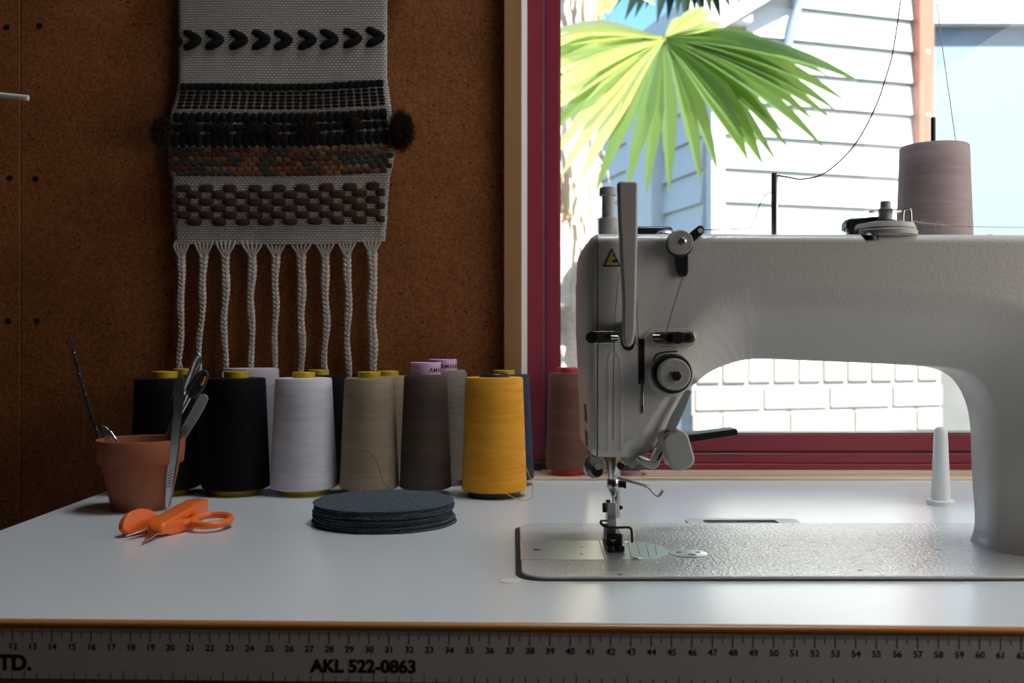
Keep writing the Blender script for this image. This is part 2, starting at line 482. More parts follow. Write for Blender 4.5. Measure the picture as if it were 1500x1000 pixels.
TH = {
 'black': thread_mat('black_thread', (0.0035, 0.0035, 0.0045), (0.002, 0.002, 0.0025)),
 'white': thread_mat('white_thread', (0.78, 0.74, 0.78), (0.64, 0.60, 0.66)),
 'lilac': thread_mat('pale_lilac_thread', (0.55, 0.48, 0.52), (0.44, 0.38, 0.42)),
 'tan': thread_mat('tan_thread', (0.38, 0.29, 0.19), (0.28, 0.21, 0.135)),
 'taupe': thread_mat('taupe_thread', (0.115, 0.08, 0.06), (0.068, 0.048, 0.037)),
 'grey': thread_mat('grey_taupe_thread', (0.25, 0.215, 0.175), (0.17, 0.145, 0.115)),
 'yellow': thread_mat('golden_yellow_thread', (0.95, 0.44, 0.045), (0.80, 0.33, 0.025)),
 'navy': thread_mat('navy_thread', (0.045, 0.060, 0.105), (0.022, 0.03, 0.058)),
 'brown': thread_mat('brown_thread', (0.19, 0.088, 0.062), (0.12, 0.056, 0.04)),
 'mauve': thread_mat('mauve_thread', (0.42, 0.34, 0.335), (0.33, 0.26, 0.26)),
}

# ------------------------------------------------------------------ room shell
WALL_Y = 102.5            # front face of the hardboard wall
GLASS_Y = 108.5
WX0, WX1, WZ0, WZ1 = 0.8, 64.5, 0.0, 112.0    # window opening in the back wall
RX0, RX1, RY0, RZ0, RZ1 = -150.0, 66.0, -240.0, -75.0, 168.0

def struct(o): o['kind'] = 'structure'; return o
struct(MB().box(RX0 - 10, RX1 + 10, RY0 - 10, WALL_Y + 14, RZ0 - 10, RZ0).build('floor', MAT['floor'], smooth=False))
struct(MB().box(RX0 - 12, RX1 + 70, RY0 - 12, WALL_Y + 14, RZ1, RZ1 + 8).build('ceiling', MAT['ceiling'], smooth=False))  # carried out over the side window, overhang added to block sun and sky
struct(MB().box(RX0 - 10, RX0, RY0 - 10, WALL_Y + 14, RZ0, RZ1).build('wall_left', MAT['plaster'], smooth=False))
struct(MB().box(RX0, RX1, RY0 - 10, RY0, RZ0, RZ1).build('wall_front', MAT['plaster'], smooth=False))
w = MB()      # right wall with the opening of window_2
w2y0, w2y1, w2z0, w2z1 = -2, 98, 5, 65
w.box(RX1, RX1 + 10, RY0 - 10, w2y0, RZ0, RZ1).box(RX1, RX1 + 10, w2y1, WALL_Y + 14, RZ0, RZ1)
w.box(RX1, RX1 + 10, w2y0, w2y1, RZ0, w2z0).box(RX1, RX1 + 10, w2y0, w2y1, w2z1, RZ1)
struct(w.build('wall_right', MAT['plaster'], smooth=False))
struct(MB().box(RX1 + 68, RX1 + 76, RY0 - 12, WALL_Y + 40, RZ0 - 20, RZ1 + 8).box(RX1 + 10, RX1 + 68, RY0 - 12, RY0 - 4, RZ0 - 20, RZ1 + 8).build('wall_sky_block', MAT['plaster'], smooth=False))   # unseen wall added to keep the sky out of the side window
win2 = thing('window_2', (RX1, (w2y0 + w2y1) / 2, w2z0), kind='structure')
f = MB()
f.box(RX1 + 2, RX1 + 8, w2y0, w2y0 + 4, w2z0, w2z1).box(RX1 + 2, RX1 + 8, w2y1 - 4, w2y1, w2z0, w2z1)
f.box(RX1 + 2, RX1 + 8, w2y0 + 4, w2y1 - 4, w2z0, w2z0 + 4).box(RX1 + 2, RX1 + 8, w2y0 + 4, w2y1 - 4, w2z1 - 4, w2z1)
f.build('window_frame', MAT['maroon'], win2, bevel=0.2)

w = MB()      # back wall behind the hardboard, with the opening of window_1
by0, by1 = WALL_Y + 0.5, WALL_Y + 12
w.box(RX0, WX0, by0, by1, RZ0, RZ1).box(WX1, RX1, by0, by1, RZ0, RZ1)
w.box(WX0, WX1, by0, by1, RZ0, WZ0 - 1.6).box(WX0, WX1, by0, by1, WZ1, RZ1)
wall_back = struct(w.build('wall_back', MAT['plaster'], smooth=False))
ORG[wall_back] = Vector((0, 0, -TABLE_H))
seam = at(30, 300, WALL_Y)[0]
def hb(x0, x1, z0, z1):
    return MB().box(x0, x1, WALL_Y, WALL_Y + 0.48, z0, z1).build('hardboard_panel', MAT['hardboard'], wall_back, smooth=False, bevel=0.06, bseg=1)
hb(seam - 120 if seam - 120 > RX0 else RX0 + 0.1, seam - 0.04, RZ0, RZ1)
pan = hb(seam + 0.04, WX0 - 0.1, RZ0, RZ1)
for px, py in ((10, 40), (58, 38), (14, 261), (52, 262), (12, 470), (54, 470)):
    x, y, z = at(px, py, WALL_Y)
    MB().lathe([(0.0, -0.02), (0.33, -0.02), (0.33, 0.02), (0.0, 0.03)], (x, WALL_Y, z), (0, -1, 0), 12).build('nail', MAT['black'], pan)

# unseen glowing panel added on the ceiling to brighten the table
lamp = thing('fill_panel', (34, 81, RZ1), 'flat cool white glowing panel added on the ceiling to brighten the sewing table', 'added light panel')
MB().box(4, 64, 60, 102, RZ1 - 4, RZ1).build('panel_back', MAT['white'], lamp, bevel=0.3)
lm_, lnt, lbs, lN, lL = nm('fill_panel_glow')
lbs.inputs['Base Color'].default_value = (0.8, 0.8, 0.8, 1); lbs.inputs['Emission Color'].default_value = (0.82, 0.92, 1, 1); lbs.inputs['Emission Strength'].default_value = 18.5
MB().box(6, 62, 62, 100, RZ1 - 4.6, RZ1 - 4).build('glow_face', lm_, lamp, bevel=0.1)

# timber architrave beside the window and the pale jamb lining behind it
tx0, tx1 = at(738, 0, 101.6)[0], at(764, 0, 101.6)[0]
t1 = struct(MB().box(tx0, tx1, 100.9, WALL_Y - 0.02, 0.32, RZ1 - 1).build('trim_1', MAT['trimwood'], bevel=0.08))
jx = at(772.3, 0, 107.1)[0]
t2 = struct(MB().slab([(tx1 - 0.5, WALL_Y), (tx1 + 0.02, 101.4), (jx, 107.15), (jx, 113), (tx1 - 0.5, 113)], 0.32, WZ1).build('trim_2', MAT['jambwhite'], smooth=False))

# window_1: maroon aluminium frame
win = thing('window_1', ((WX0 + WX1) / 2, 107, 0.3), kind='structure')
fx = at(772, 0, 107)[0]
fx2 = at(797, 0, 107)[0]
fx3 = at(819.5, 0, 108)[0]
f = MB()
f.box(fx, fx2 - 0.05, 107.2, 113, 0.3, WZ1)                                   # outer frame, left jamb
f.box(fx2 - 0.15, WX1, 107.0, 113, 0.3, 0.95)                                    # outer frame foot, stepped
f.box(fx2 - 0.15, WX1, 107.25, 113, 0.98, 2.05)
f.box(fx, WX1, 107.2, 113, WZ1 - 4, WZ1).box(WX1 - 2.5, WX1, 107.2, 113, 0.3, WZ1 - 4)
f.build('window_frame', MAT['maroon'], win, bevel=0.08)
s_ = MB()
s_.box(fx2 + 0.08, fx3, 107.7, 112.2, 2.2, WZ1 - 4.2)
zs = at(0, 635.5, 107.8)[2]
s_.box(fx3, WX1 - 2.7, 107.7, 112.2, 2.2, zs).box(fx3, WX1 - 2.7, 107.7, 112.2, WZ1 - 8, WZ1 - 4.2)
s_.box(WX1 - 6.5, WX1 - 2.7, 107.7, 112.2, zs, WZ1 - 8)
sash = s_.build('sash', MAT['maroon'], win, bevel=0.1)
g = MB()
MB().box(fx2 - 0.08, fx2 + 0.10, 107.35, 112, 0.98, WZ1 - 4).build('sash_gap_strip', MAT['gapsheen'], win, smooth=False)  # bluish strip: sky reflection in the sash gap put into the colour
g.box(fx2, WX1 - 2.6, 107.6, 112, 2.05, 2.2)
g.box(fx3, fx3 + 0.12, 107.9, 109, zs, WZ1 - 8).box(fx3, WX1 - 6.5, 107.9, 109, zs, zs + 0.1)
g.build('glazing_gasket', MAT['gasket'], win, smooth=False)
MB().box(fx3 - 0.3, WX1 - 6.2, GLASS_Y, GLASS_Y + 0.4, zs - 0.3, WZ1 - 7.7).build('pane', MAT['glass'], win, smooth=False)
lx = at(788, 0, 106.4)[0]
MB().box(lx - 1.1, lx + 0.45, 106.3, 107.25, 0.31, 1.2).build('window_latch', MAT['rubber'], win, bevel=0.1)
MB().box(WX0 - 1.2, WX1, 101.1, 113.5, -1.6, 0.3).build('window_sill', MAT['sillwood'], win, bevel=0.08)

# ------------------------------------------------------------------ table
tb = thing('sewing_table', (20, 75, -TABLE_H), 'grey laminate sewing table with brown edging and a printed centimetre tape along its front', 'table')
FL = 50.75; SL = -1.5 / 51.0                      # front edge: y at x=-38 and slope
def fy(x): return FL + (x + 38.0) * SL
TX0, TX1, TBK = -38.3, 64.0, 101.0
hole = (14.3, 21.9, 76.35, 78.2)
pts = [(TX0, fy(TX0) + 0.3), (TX1, fy(TX1) + 0.3), (TX1, TBK), (TX0, TBK)]
MB().slab(pts, -3.6, 0).build('tabletop', MAT['laminate'], tb, smooth=False, bevel=0.12)
e = MB()      # bull-nosed front edging above the tape
prof = [(0.32, 0.0), (0.12, -0.03), (0.03, -0.12), (0.0, -0.22), (0.03, -0.34), (0.1, -0.42), (0.32, -0.44)]
n = len(prof); vs = []; fs = []
for x in (TX0, TX1):
    for a, b in prof: vs.append((x, fy(x) + a, b))
for i in range(n - 1): fs.append((i, i + 1, n + i + 1, n + i))
e.add(vs, fs)
e.build('front_edging', MAT['edge'], tb, angle=60)
def fr(x, z, o=0.0): return (x, fy(x) + 0.12 - o, z)
R0 = at(17, 948, fy(-25))[0] - 12 * 1.008
tp = MB(); vs = []
for x in (TX0, TX1):
    for o, z in ((0, -0.43), (0, -2.98), (-0.2, -2.98), (-0.2, -0.43)): vs.append(fr(x, z, o))
tp.add(vs, [(0, 1, 5, 4), (1, 2, 6, 5), (0, 4, 7, 3), (2, 3, 7, 6), (0, 3, 2, 1), (4, 5, 6, 7)])
tape = tp.build('ruler_tape', MAT['tape'], tb, smooth=False)
MB().slab([(TX0, fy(TX0) + 0.28), (TX1, fy(TX1) + 0.28), (TX1, fy(TX1) + 0.6), (TX0, fy(TX0) + 0.6)], -4.4, -2.99).build('apron', MAT['edge'], tb, smooth=False)
mk = MB()
def tick(x, z0, z1, wd):
    mk.add([fr(x - wd, z1, 0.012), fr(x + wd, z1, 0.012), fr(x + wd, z0, 0.012), fr(x - wd, z0, 0.012)], [(0, 3, 2, 1)])
for i in range(0, 1160):
    x = R0 + i * 0.1008
    if x > TX1 - 0.5: break
    if i % 10 == 0: tick(x, -0.46, -1.08, 0.022)
    elif i % 5 == 0: tick(x, -0.46, -0.86, 0.018)
    else: tick(x, -0.46, -0.66, 0.011)
for i in range(0, 190):
    x = R0 + i * 0.635
    if x > TX1 - 0.5: break
    tick(x, -2.97, -2.97 + (0.28 if i % 4 else 0.42), 0.016)
o = mk.build('scale_marks', MAT['ink'], tape, smooth=False); o['kind'] = 'stuff'
def letter(body, x, zbase, size, bold, parent, name, align='CENTER'):
    vs, fs = text_geo(body, size, bold, align)
    return MB().add([fr(x + a, zbase + b, 0.014) for a, b in vs], fs).build(name, MAT['ink'], parent, smooth=False)
for n_ in range(1, 116):
    x = R0 + n_ * 1.008
    if x > TX1 - 1: break
    if -30 < x < 32: letter(str(n_), x + 0.02, -1.5, 0.46, 0.008, tape, 'ruler_number')
letter('LTD.', at(45, 0, fy(-24.8))[0], -2.54, 1.08, 0.045, tape, 'lettering', 'RIGHT')
letter('AKL 522-0863', at(455, 0, fy(-10))[0], -2.5, 0.90, 0.036, tape, 'lettering', 'LEFT')
for x in (TX0 + 6, TX1 - 12):
    for y in (60, 92):
        MB().box(x, x + 5, y - 2.5, y + 2.5, -TABLE_H, -3.6).build('leg', MAT['plastic'], tb, bevel=0.3)
# hinge socket let into the table behind the machine bed
hs = MB()
outer = rrect(13.6, 22.3, 76.25, 78.7, 0.6); inner = rrect(14.9, 20.6, 76.6, 78.0, 0.15)
no = len(outer)
vs = [(x, y, 0.0) for x, y in outer] + [(x, y, 0.12) for x, y in outer] + [(x, y, 0.12) for x, y in inner] + [(x, y, -0.9) for x, y in inner]
fs = []
for i in range(no):
    j = (i + 1) % no
    fs += [(i, j, no + j, no + i), (no + i, no + j, 2 * no + j, 2 * no + i), (2 * no + i, 2 * no + j, 3 * no + j, 3 * no + i)]
hs.add(vs, fs)
hk = hs.build('hinge_socket', MAT['plastic'], tb, smooth=False)
MB().slab(rrect(14.9, 20.6, 76.6, 78.0, 0.15), 0.01, 0.03).build('hinge_recess', MAT['black'], hk, smooth=False)
# plastic corner insert of the bed cut-out
MB().slab(circ(-0.1, 58.55, 0.62, 20, 0.55), 0.0, 0.05).build('corner_insert', MAT['whiteplastic'], tb, bevel=0.02)

# ------------------------------------------------------------------ sewing machine
YC, TT = 67.4, 5.3
def heightfield(segs, h, yc, T):
    """closed outline in (x,z) given as [(p, q, r, e, pw)]: solid of half-thickness T whose rim is rounded
    off over the distance r, by the depth e, along each outline piece"""
    A = np.array([s[0] for s in segs]); B = np.array([s[1] for s in segs])
    Rr = np.array([s[2] for s in segs]); E = np.array([s[3] for s in segs]); PW = np.array([s[4] for s in segs])
    lo = A.min(0) - h; hi = A.max(0) + h
    nx = int((hi[0] - lo[0]) / h) + 2; nz = int((hi[1] - lo[1]) / h) + 2
    gx, gz = np.meshgrid(lo[0] + np.arange(nx) * h, lo[1] + np.arange(nz) * h, indexing='ij')
    P = np.stack([gx.ravel(), gz.ravel()], 1)
    ins = np.zeros(len(P), bool)
    for a, b in zip(A, B):
        c = (a[1] > P[:, 1]) != (b[1] > P[:, 1])
        with np.errstate(divide='ignore', invalid='ignore'):
            xi = (b[0] - a[0]) * (P[:, 1] - a[1]) / (b[1] - a[1]) + a[0]
        ins ^= c & (P[:, 0] < xi)
    best = np.full(len(P), 1e9); bp = np.zeros_like(P)
    def eval_t(Q, snapbest=False):
        t = np.full(len(Q), T)
        for k in range(len(A)):
            ab = B[k] - A[k]; L2 = max((ab ** 2).sum(), 1e-9)
            u = np.clip(((Q - A[k]) @ ab) / L2, 0, 1)
            C = A[k] + u[:, None] * ab
            d = np.sqrt(((Q - C) ** 2).sum(1))
            if snapbest:
                m = d < best; best[m] = d[m]; bp[m] = C[m]
            if E[k] > 0:
                q = np.clip(d / Rr[k], 0, 1)
                drop = E[k] * (1 - np.sqrt(np.clip(1 - (1 - q) ** 2, 0, 1))) if PW[k] == 0 else E[k] * (1 - q) ** PW[k]
                t = np.minimum(t, T - drop)
        return t
    eval_t(P, True)
    snap = (~ins) | (best < 0.35 * h)
    Q = np.where(snap[:, None], bp, P)
    strict = ins & ~(best < 0.35 * h)
    idx = np.arange(nx * nz).reshape(nx, nz)
    c0 = idx[:-1, :-1].ravel(); c1 = idx[1:, :-1].ravel(); c2 = idx[1:, 1:].ravel(); c3 = idx[:-1, 1:].ravel()
    keep = strict[c0] | strict[c1] | strict[c2] | strict[c3]
    quads = np.stack([c0, c1, c2, c3], 1)[keep]
    used = np.unique(quads); re = np.full(nx * nz, -1); re[used] = np.arange(len(used))
    quads = re[quads]; Q = Q[used]
    t = eval_t(Q)
    n = len(Q)
    V = np.concatenate([np.stack([Q[:, 0], yc - t, Q[:, 1]], 1), np.stack([Q[:, 0], yc + t, Q[:, 1]], 1)])
    faces = [tuple(q) for q in quads] + [tuple(q[::-1] + n) for q in quads]
    from collections import Counter
    ed = {}
    for q in quads:
        for a, b in zip(q, np.roll(q, -1)):
            k = (min(a, b), max(a, b))
            if k in ed: ed[k] = None
            else: ed[k] = (a, b)
    for v in ed.values():
        if v: faces.append((v[1], v[0], v[0] + n, v[1] + n))
    mb = MB(); mb.v = [tuple(p) for p in V]; mb.f = [tuple(int(i) for i in f) for f in faces]
    return mb

mc = thing('sewing_machine', (24, YC, 0.0), 'grey enamelled industrial sewing machine with a long arm, set into the table', 'sewing machine')
SEAMX = 5.38
opening = [(32.0, 0.25), (32.25, 1.0), (32.3, 2.2), (32.1, 5.0), (32.0, 8.0), (31.75, 9.6), (31.2, 10.9), (30.3, 11.85), (28.8, 12.35), (26, 12.55), (23.2, 12.7), (19.5, 12.85),
           (16.4, 12.97), (14.9, 12.85), (13.3, 12.4), (12.2, 11.9), (11.45, 11.3)]
op = [(v.x, v.y) for v in spline([(a, b, 0) for a, b in opening], 3)]
segs = []
def run(points, r, e, pw=0):
    for a, b in zip(points[:-1], points[1:]): segs.append((a, b, r, e, pw))
run([(SEAMX, 6.85), (SEAMX, 20.88)], 1, 0)
run([(SEAMX, 20.88), (12, 20.9), (30, 20.84), (46.6, 20.78)], 0.6, 0.9)
run([(46.6, 20.78), (47.0, 20.4), (47.0, 0.25)], 1.0, 1.0)
run([(47.0, 0.25), (32.0, 0.25)], 1, 0)
nop = len(op)
for i in range(nop - 1):
    k = (nop - 1 - i) / 12.0
    k = min(1.0, k); k = k * k * (3 - 2 * k)
    segs.append((op[i], op[i + 1], 0.7 + 4.1 * k, 0.6 + 2.6 * k, 1.7))
run([op[-1], (10.85, 10.3), (9.0, 7.35), (8.5, 6.95), (8.1, 6.85)], 1.3, 1.2, 1.3)
run([(8.1, 6.85), (SEAMX, 6.85)], 0.5, 0.4)
heightfield(segs, 0.13, YC, TT).build('arm_and_pillar', MAT['enamel'], mc, angle=70)
segs = []
run([(SEAMX - 0.07, 20.88), (SEAMX - 0.07, 6.85)], 1, 0)
run([(SEAMX - 0.07, 6.85), (5.25, 6.86), (5.0, 7.05), (4.92, 7.5), (4.85, 9.5), (4.75, 12), (4.68, 13.2), (4.62, 15), (4.6, 18.2), (4.66, 18.3), (4.68, 19.4), (4.8, 20.2), (5.0, 20.65), (5.25, 20.85), (SEAMX - 0.07, 20.88)], 0.55, 0.8)
fp = heightfield(segs, 0.11, YC, TT).build('face_plate', MAT['enamel'], mc, angle=70)
# shallow raised ribs of the face
fdep = YC - TT
def rib(pts, r):
    path = spline([at(px, py, fdep + 0.03) for px, py in pts], 6)
    return MB().tube(path, r, 8, flat=0.5).build('raised_rib', MAT['enamel'], mc)
rib([(891, 660), (891, 560), (892, 525), (900, 515), (908, 525), (910, 560), (910, 660)], 0.13)
# black holes on the left flank of the face plate
for py, ph in ((604, 13), (641, 11)):
    z = at(0, py, 66)[2]; hh = ph * 66 / FPX
    MB().add([(4.86 if py < 620 else 4.9, 64.5, z - hh), (4.86 if py < 620 else 4.9, 66.6, z - hh), (4.80 if py < 620 else 4.86, 66.6, z + hh), (4.80 if py < 620 else 4.86, 64.5, z + hh)], [(0, 1, 2, 3)]).build('inspection_hole', MAT['black'], fp, smooth=False)

# bed
def bedpoly(x0, x1, y0, y1, r): return rrect(x0, x1, y0, y1, r, 8)
bed = MB().slab(bedpoly(0.55, 48.0, 58.75, 76.05, 1.6), 0.0, 0.25).build('bed', MAT['bedpaint'], mc, bevel=0.09, bseg=2)
MB().slab(bedpoly(0.22, 48.3, 58.55, 76.2, 1.8), 0.0, 0.05).build('bed_gasket', MAT['rubber'], mc, smooth=False)
sp = MB().slab([(0.56, 63.1), (5.85, 63.1), (6.02, 69.2), (0.56, 69.2)], 0.2, 0.275).build('slide_plate', MAT['plate'], mc, smooth=False)
for px, py, r in ((786, 805, 0.2), (851.5, 801, 0.09), (852, 811, 0.09)):
    d = dtab(py, 0.27); x = at(px, py, d)[0]
    MB().slab(circ(x, d, r * 1.25, 14), 0.276, 0.279).build('screw_hole', MAT['black'], sp, smooth=False)
npoly = [(5.95, 63.1), (8.2, 63.1), (9.3, 63.5), (10.1, 64.5), (10.4, 65.9), (10.1, 67.3), (9.2, 68.6), (7.9, 69.2), (6.12, 69.2)]
npl = MB().slab(npoly, 0.2, 0.285).build('needle_plate', MAT['plate'], mc, smooth=False)
for x in (7.75, 8.35, 8.95, 9.5):
    hw = 2.7 if x < 8.5 else (2.2 if x < 9.2 else 1.6)
    MB().slab([(x - 0.18, 66 - hw), (x - 0.16 + 0.04, 66 - hw), (x + 0.24, 66 + hw), (x + 0.2, 66 + hw)], 0.286, 0.288).build('seam_guide_line', MAT['dark'], npl, smooth=False)
for x, y in ((8.0, 63.6), (7.7, 68.7)):
    MB().lathe([(0, 0), (0.3, 0), (0.28, 0.05), (0, 0.06)], (x, y, 0.285), seg=16).build('screw', MAT['satin'], npl)
MB().slab([(6.45, 66.4), (7.35, 66.4), (7.35, 68.2), (6.45, 68.2)], 0.286, 0.31).build('feed_dog', MAT['dark'], npl, smooth=False)
pg = MB().lathe([(0, 0), (1.2, 0), (1.2, 0.03), (1.1, 0.05), (0, 0.05)], (11.55, 65.0, 0.25), seg=32).build('oil_cover', MAT['plate'], mc)
for dx, dy, r in ((-0.62, 0.25, 0.2), (0.62, 0.25, 0.2), (0.1, -0.5, 0.3)):
    MB().slab(circ(11.55 + dx, 65.0 + dy, r, 14), 0.301, 0.304).build('screw_hole', MAT['black'], pg, smooth=False)
for px, py in ((1376, 805), (1260, 835), (908, 841)):
    d = dtab(py, 0.25); x = at(px, py, d)[0]
    MB().slab(circ(x, d, 0.17, 12), 0.251, 0.254).build('oil_hole', MAT['black'], bed, smooth=False)
# pin and lever seen beside the pillar's foot, hand wheel at the far end
MB().tube(spline([at(1439.5, 727, 74), at(1438, 750, 74), at(1439.5, 774, 74)], 5), 0.09, 8).lathe([(0, 0), (0.22, 0), (0.22, 0.12), (0, 0.14)], (at(1438, 776, 74)[0], 74, 0.26), seg=12).build('knee_lift_wire', MAT['dark'], mc)
MB().lathe([(0, 0), (3.0, 0), (3.0, 1.2), (6.2, 1.6), (6.5, 2.2), (6.5, 3.6), (6.1, 4.0), (3.2, 4.2), (2.2, 5.0), (0, 5.1)], (47.0, YC, 14.0), (1, 0, 0), 40).build('hand_wheel', MAT['black'], mc)

# take-up guard bar in front of the face
F = 61.0
def xz(px, py, d=F): p = at(px, py, d); return (p[0], p[2])
gb = [xz(906, 266), xz(931, 266), xz(934, 270), xz(933.5, 300), xz(933, 345), xz(932, 400), xz(931, 450), xz(930, 485), xz(927, 502), xz(921, 509), xz(914, 506), xz(911.5, 495), xz(911.5, 470), xz(911.5, 440), xz(908.5, 380), xz(905.5, 320), xz(904, 270)]
MB().prism(gb, 60.6, 61.35).build('take_up_guard', MAT['plastic'], mc, bevel=0.22, bseg=3)
MB().prism([xz(x, y, fdep) for x, y in ((910, 504), (914, 511), (921, 514), (927, 511), (930, 503), (930, 490), (910, 490))], fdep - 0.05, fdep + 0.2).build('guard_slot', MAT['black'], mc, smooth=False)
MB().box(at(912, 0, 61)[0], at(929, 0, 61)[0], 61.2, fdep + 0.2, at(0, 492, 61)[2], at(0, 470, 61)[2]).build('guard_stud', MAT['plastic'], mc, bevel=0.05)
# pressure screw on top
c = at(891, 0, 67)
MB().lathe([(0, 0), (0.64, 0), (0.64, 1.45), (0.56, 1.52), (0.42, 1.55), (0.42, 2.95), (0.60, 3.0), (0.60, 3.45), (0.55, 3.55), (0, 3.55)], (c[0], 67, 20.9), seg=40, knurl=0.03).build('pressure_screw', MAT['plastic'], mc)
tcx = at(962, 0, 66.5)[0]
MB().box(tcx - 1.6, tcx + 1.0, 65.6, 67.6, 20.8, 21.72).build('thread_lever', MAT['dark'], mc, bevel=0.3, bseg=3)
MB().lathe([(0.75, 0), (0.75, 0.2), (0.5, 0.42), (0, 0.52)], (at(977, 0, 64.5)[0], 64.5, 20.85), seg=24).build('oil_cap', MAT['satin'], mc)

# pre-tension unit, upper right of the face
def disc(name, px, py, r, y0, y1, m, seg=32, knurl=0.0, parent=None, dome=0.0):
    x, z = xz(px, py, (y0 + y1) / 2)
    pr = [(0, 0), (r, 0), (r, (y1 - y0) * 0.85), (r * 0.93, y1 - y0), (0, y1 - y0 + dome)]
    return MB().lathe(pr, (x, y1, z), (0, -1, 0), seg, knurl).build(name, m, parent or mc)
pt = MB().prism([xz(*p, 61.9) for p in ((1004, 346), (1020, 333), (1024, 330), (1029, 331), (1032, 336), (1030, 342), (1012, 358), (1008, 372), (1008, 398), (1005, 405), (996, 405), (992, 398), (986, 366), (988, 350))], 61.75, fdep + 0.25).build('pretension_plate', MAT['dark'], mc, bevel=0.05)
disc('tab_hole', 1026, 337.5, 0.16, 61.70, 61.76, MAT['siding'], 14, parent=pt)  # pale disc paints the brightness showing through the hole
disc('tab_hole', 1000.5, 400, 0.16, 61.62, 61.76, MAT['steel'], 14, parent=pt)
disc('pretension_collar', 995.5, 357, 0.84, 61.4, 61.76, MAT['black'])
kn = disc('pretension_knob', 996.5, 355, 0.76, 60.7, 61.4, MAT['plastic'], 48, 0.05)
disc('knob_screw', 1001, 353, 0.2, 60.6, 60.72, MAT['satin'], 16, parent=kn, dome=0.05)
# thread guides either side at mid height
gl = MB().prism(rrect(xz(859, 0, 62)[0], xz(906, 0, 62)[0], xz(0, 503, 62)[1], xz(0, 485, 62)[1], 0.36), 61.85, fdep + 0.25).build('thread_guide_plate', MAT['satin'], mc, bevel=0.04)
disc('guide_screw', 867, 494, 0.38, 61.5, 61.86, MAT['black'], 20, parent=gl)
disc('guide_eyelet', 893, 494, 0.28, 61.6, 61.86, MAT['steel'], 16, parent=gl, dome=0.1)
MB().tube([at(895, 494, 61.6), at(905, 494, 61.6)], 0.13, 10).build('guide_pin', MAT['steel'], gl)
MB().prism(rrect(xz(944, 0, 62)[0], xz(1022, 0, 62)[0], xz(0, 508, 62)[1], xz(0, 481, 62)[1], 0.55), fdep - 0.08, fdep + 0.2).build('raised_boss', MAT['enamel'], mc, bevel=0.06)
g2 = MB().prism(rrect(xz(954, 0, 62)[0], xz(1018, 0, 62)[0], xz(0, 503.5, 62)[1], xz(0, 485.5, 62)[1], 0.38), 61.75, fdep + 0.1).build('thread_guide_plate', MAT['satin'], mc, bevel=0.06)
MB().prism(rrect(xz(972, 0, 62)[0], xz(1012, 0, 62)[0], xz(0, 500, 62)[1], xz(0, 489, 62)[1], 0.22), 61.74, 61.76).build('guide_slot', MAT['dark'], g2, smooth=False)
disc('guide_screw', 993, 494.5, 0.38, 61.45, 61.76, MAT['black'], 20, parent=g2)
MB().tube([at(956, 494, 61.55), at(970, 494, 61.55)], 0.2, 10).build('guide_pin', MAT['steel'], g2)
disc('guide_eyelet', 970, 494, 0.24, 61.4, 61.72, MAT['steel'], 16, parent=g2)
# take-up slot, check-spring groove
MB().prism([xz(*p, fdep) for p in ((935, 496), (944, 496), (944, 562), (935, 562))], fdep - 0.03, fdep + 0.2).build('take_up_slot', MAT['black'], mc, smooth=False)
MB().prism([xz(*p, fdep) for p in ((938.5, 556), (942.5, 556), (943, 600), (942, 606), (939.5, 606), (938.5, 600))], fdep - 0.06, fdep + 0.2).build('take_up_lever', MAT['satin'], mc, bevel=0.03)
MB().prism([xz(*p, fdep) for p in ((939.8, 593), (942, 593), (942, 604), (939.8, 604))], fdep - 0.08, fdep).build('lever_slit', MAT['black'], mc, smooth=False)
# main tension dial
disc('tension_boss', 981, 548, 1.42, fdep - 0.12, fdep + 0.3, MAT['enamel'], 40)
disc('tension_disc', 984, 547, 1.24, 61.3, 62.0, MAT['black'], 40)
tk = disc('tension_knob', 987, 548, 0.98, 60.3, 61.3, MAT['plastic'], 64, 0.035)
disc('knob_nut', 990.5, 550.5, 0.34, 60.12, 60.32, MAT['steel'], 6, parent=tk)
MB().tube(spline([at(957, 529, 61.6), at(962, 519, 61.6), at(975, 515.5, 61.6), at(992, 514.5, 61.6)], 5), 0.05, 6).build('check_spring', MAT['dark'], mc)
# warning triangle
tri = [xz(896, 363, fdep), xz(883.5, 390.5, fdep), xz(909.5, 390.5, fdep)]
wt = MB().prism(tri, fdep - 0.03, fdep + 0.2).build('warning_sign', MAT['ink'], mc, smooth=False)
cx = sum(p[0] for p in tri) / 3; cz = sum(p[1] for p in tri) / 3
MB().prism([(cx + (a - cx) * 0.76, cz + (b - cz) * 0.76) for a, b in tri], fdep - 0.034, fdep).build('sign_field', MAT['signyellow'], wt, smooth=False)
hand = [(898.5, 381), (902, 379), (905.5, 381.5), (904.5, 384), (900.5, 384.3), (897.5, 384), (896, 381)]
MB().prism([xz(*p, fdep) for p in hand], fdep - 0.037, fdep).build('sign_symbol', MAT['ink'], wt, smooth=False)
MB().prism([xz(*p, fdep) for p in ((898.3, 372.8), (899.6, 374.6), (898.3, 376.6), (897, 374.6))], fdep - 0.037, fdep).build('sign_symbol', MAT['ink'], wt, smooth=False)

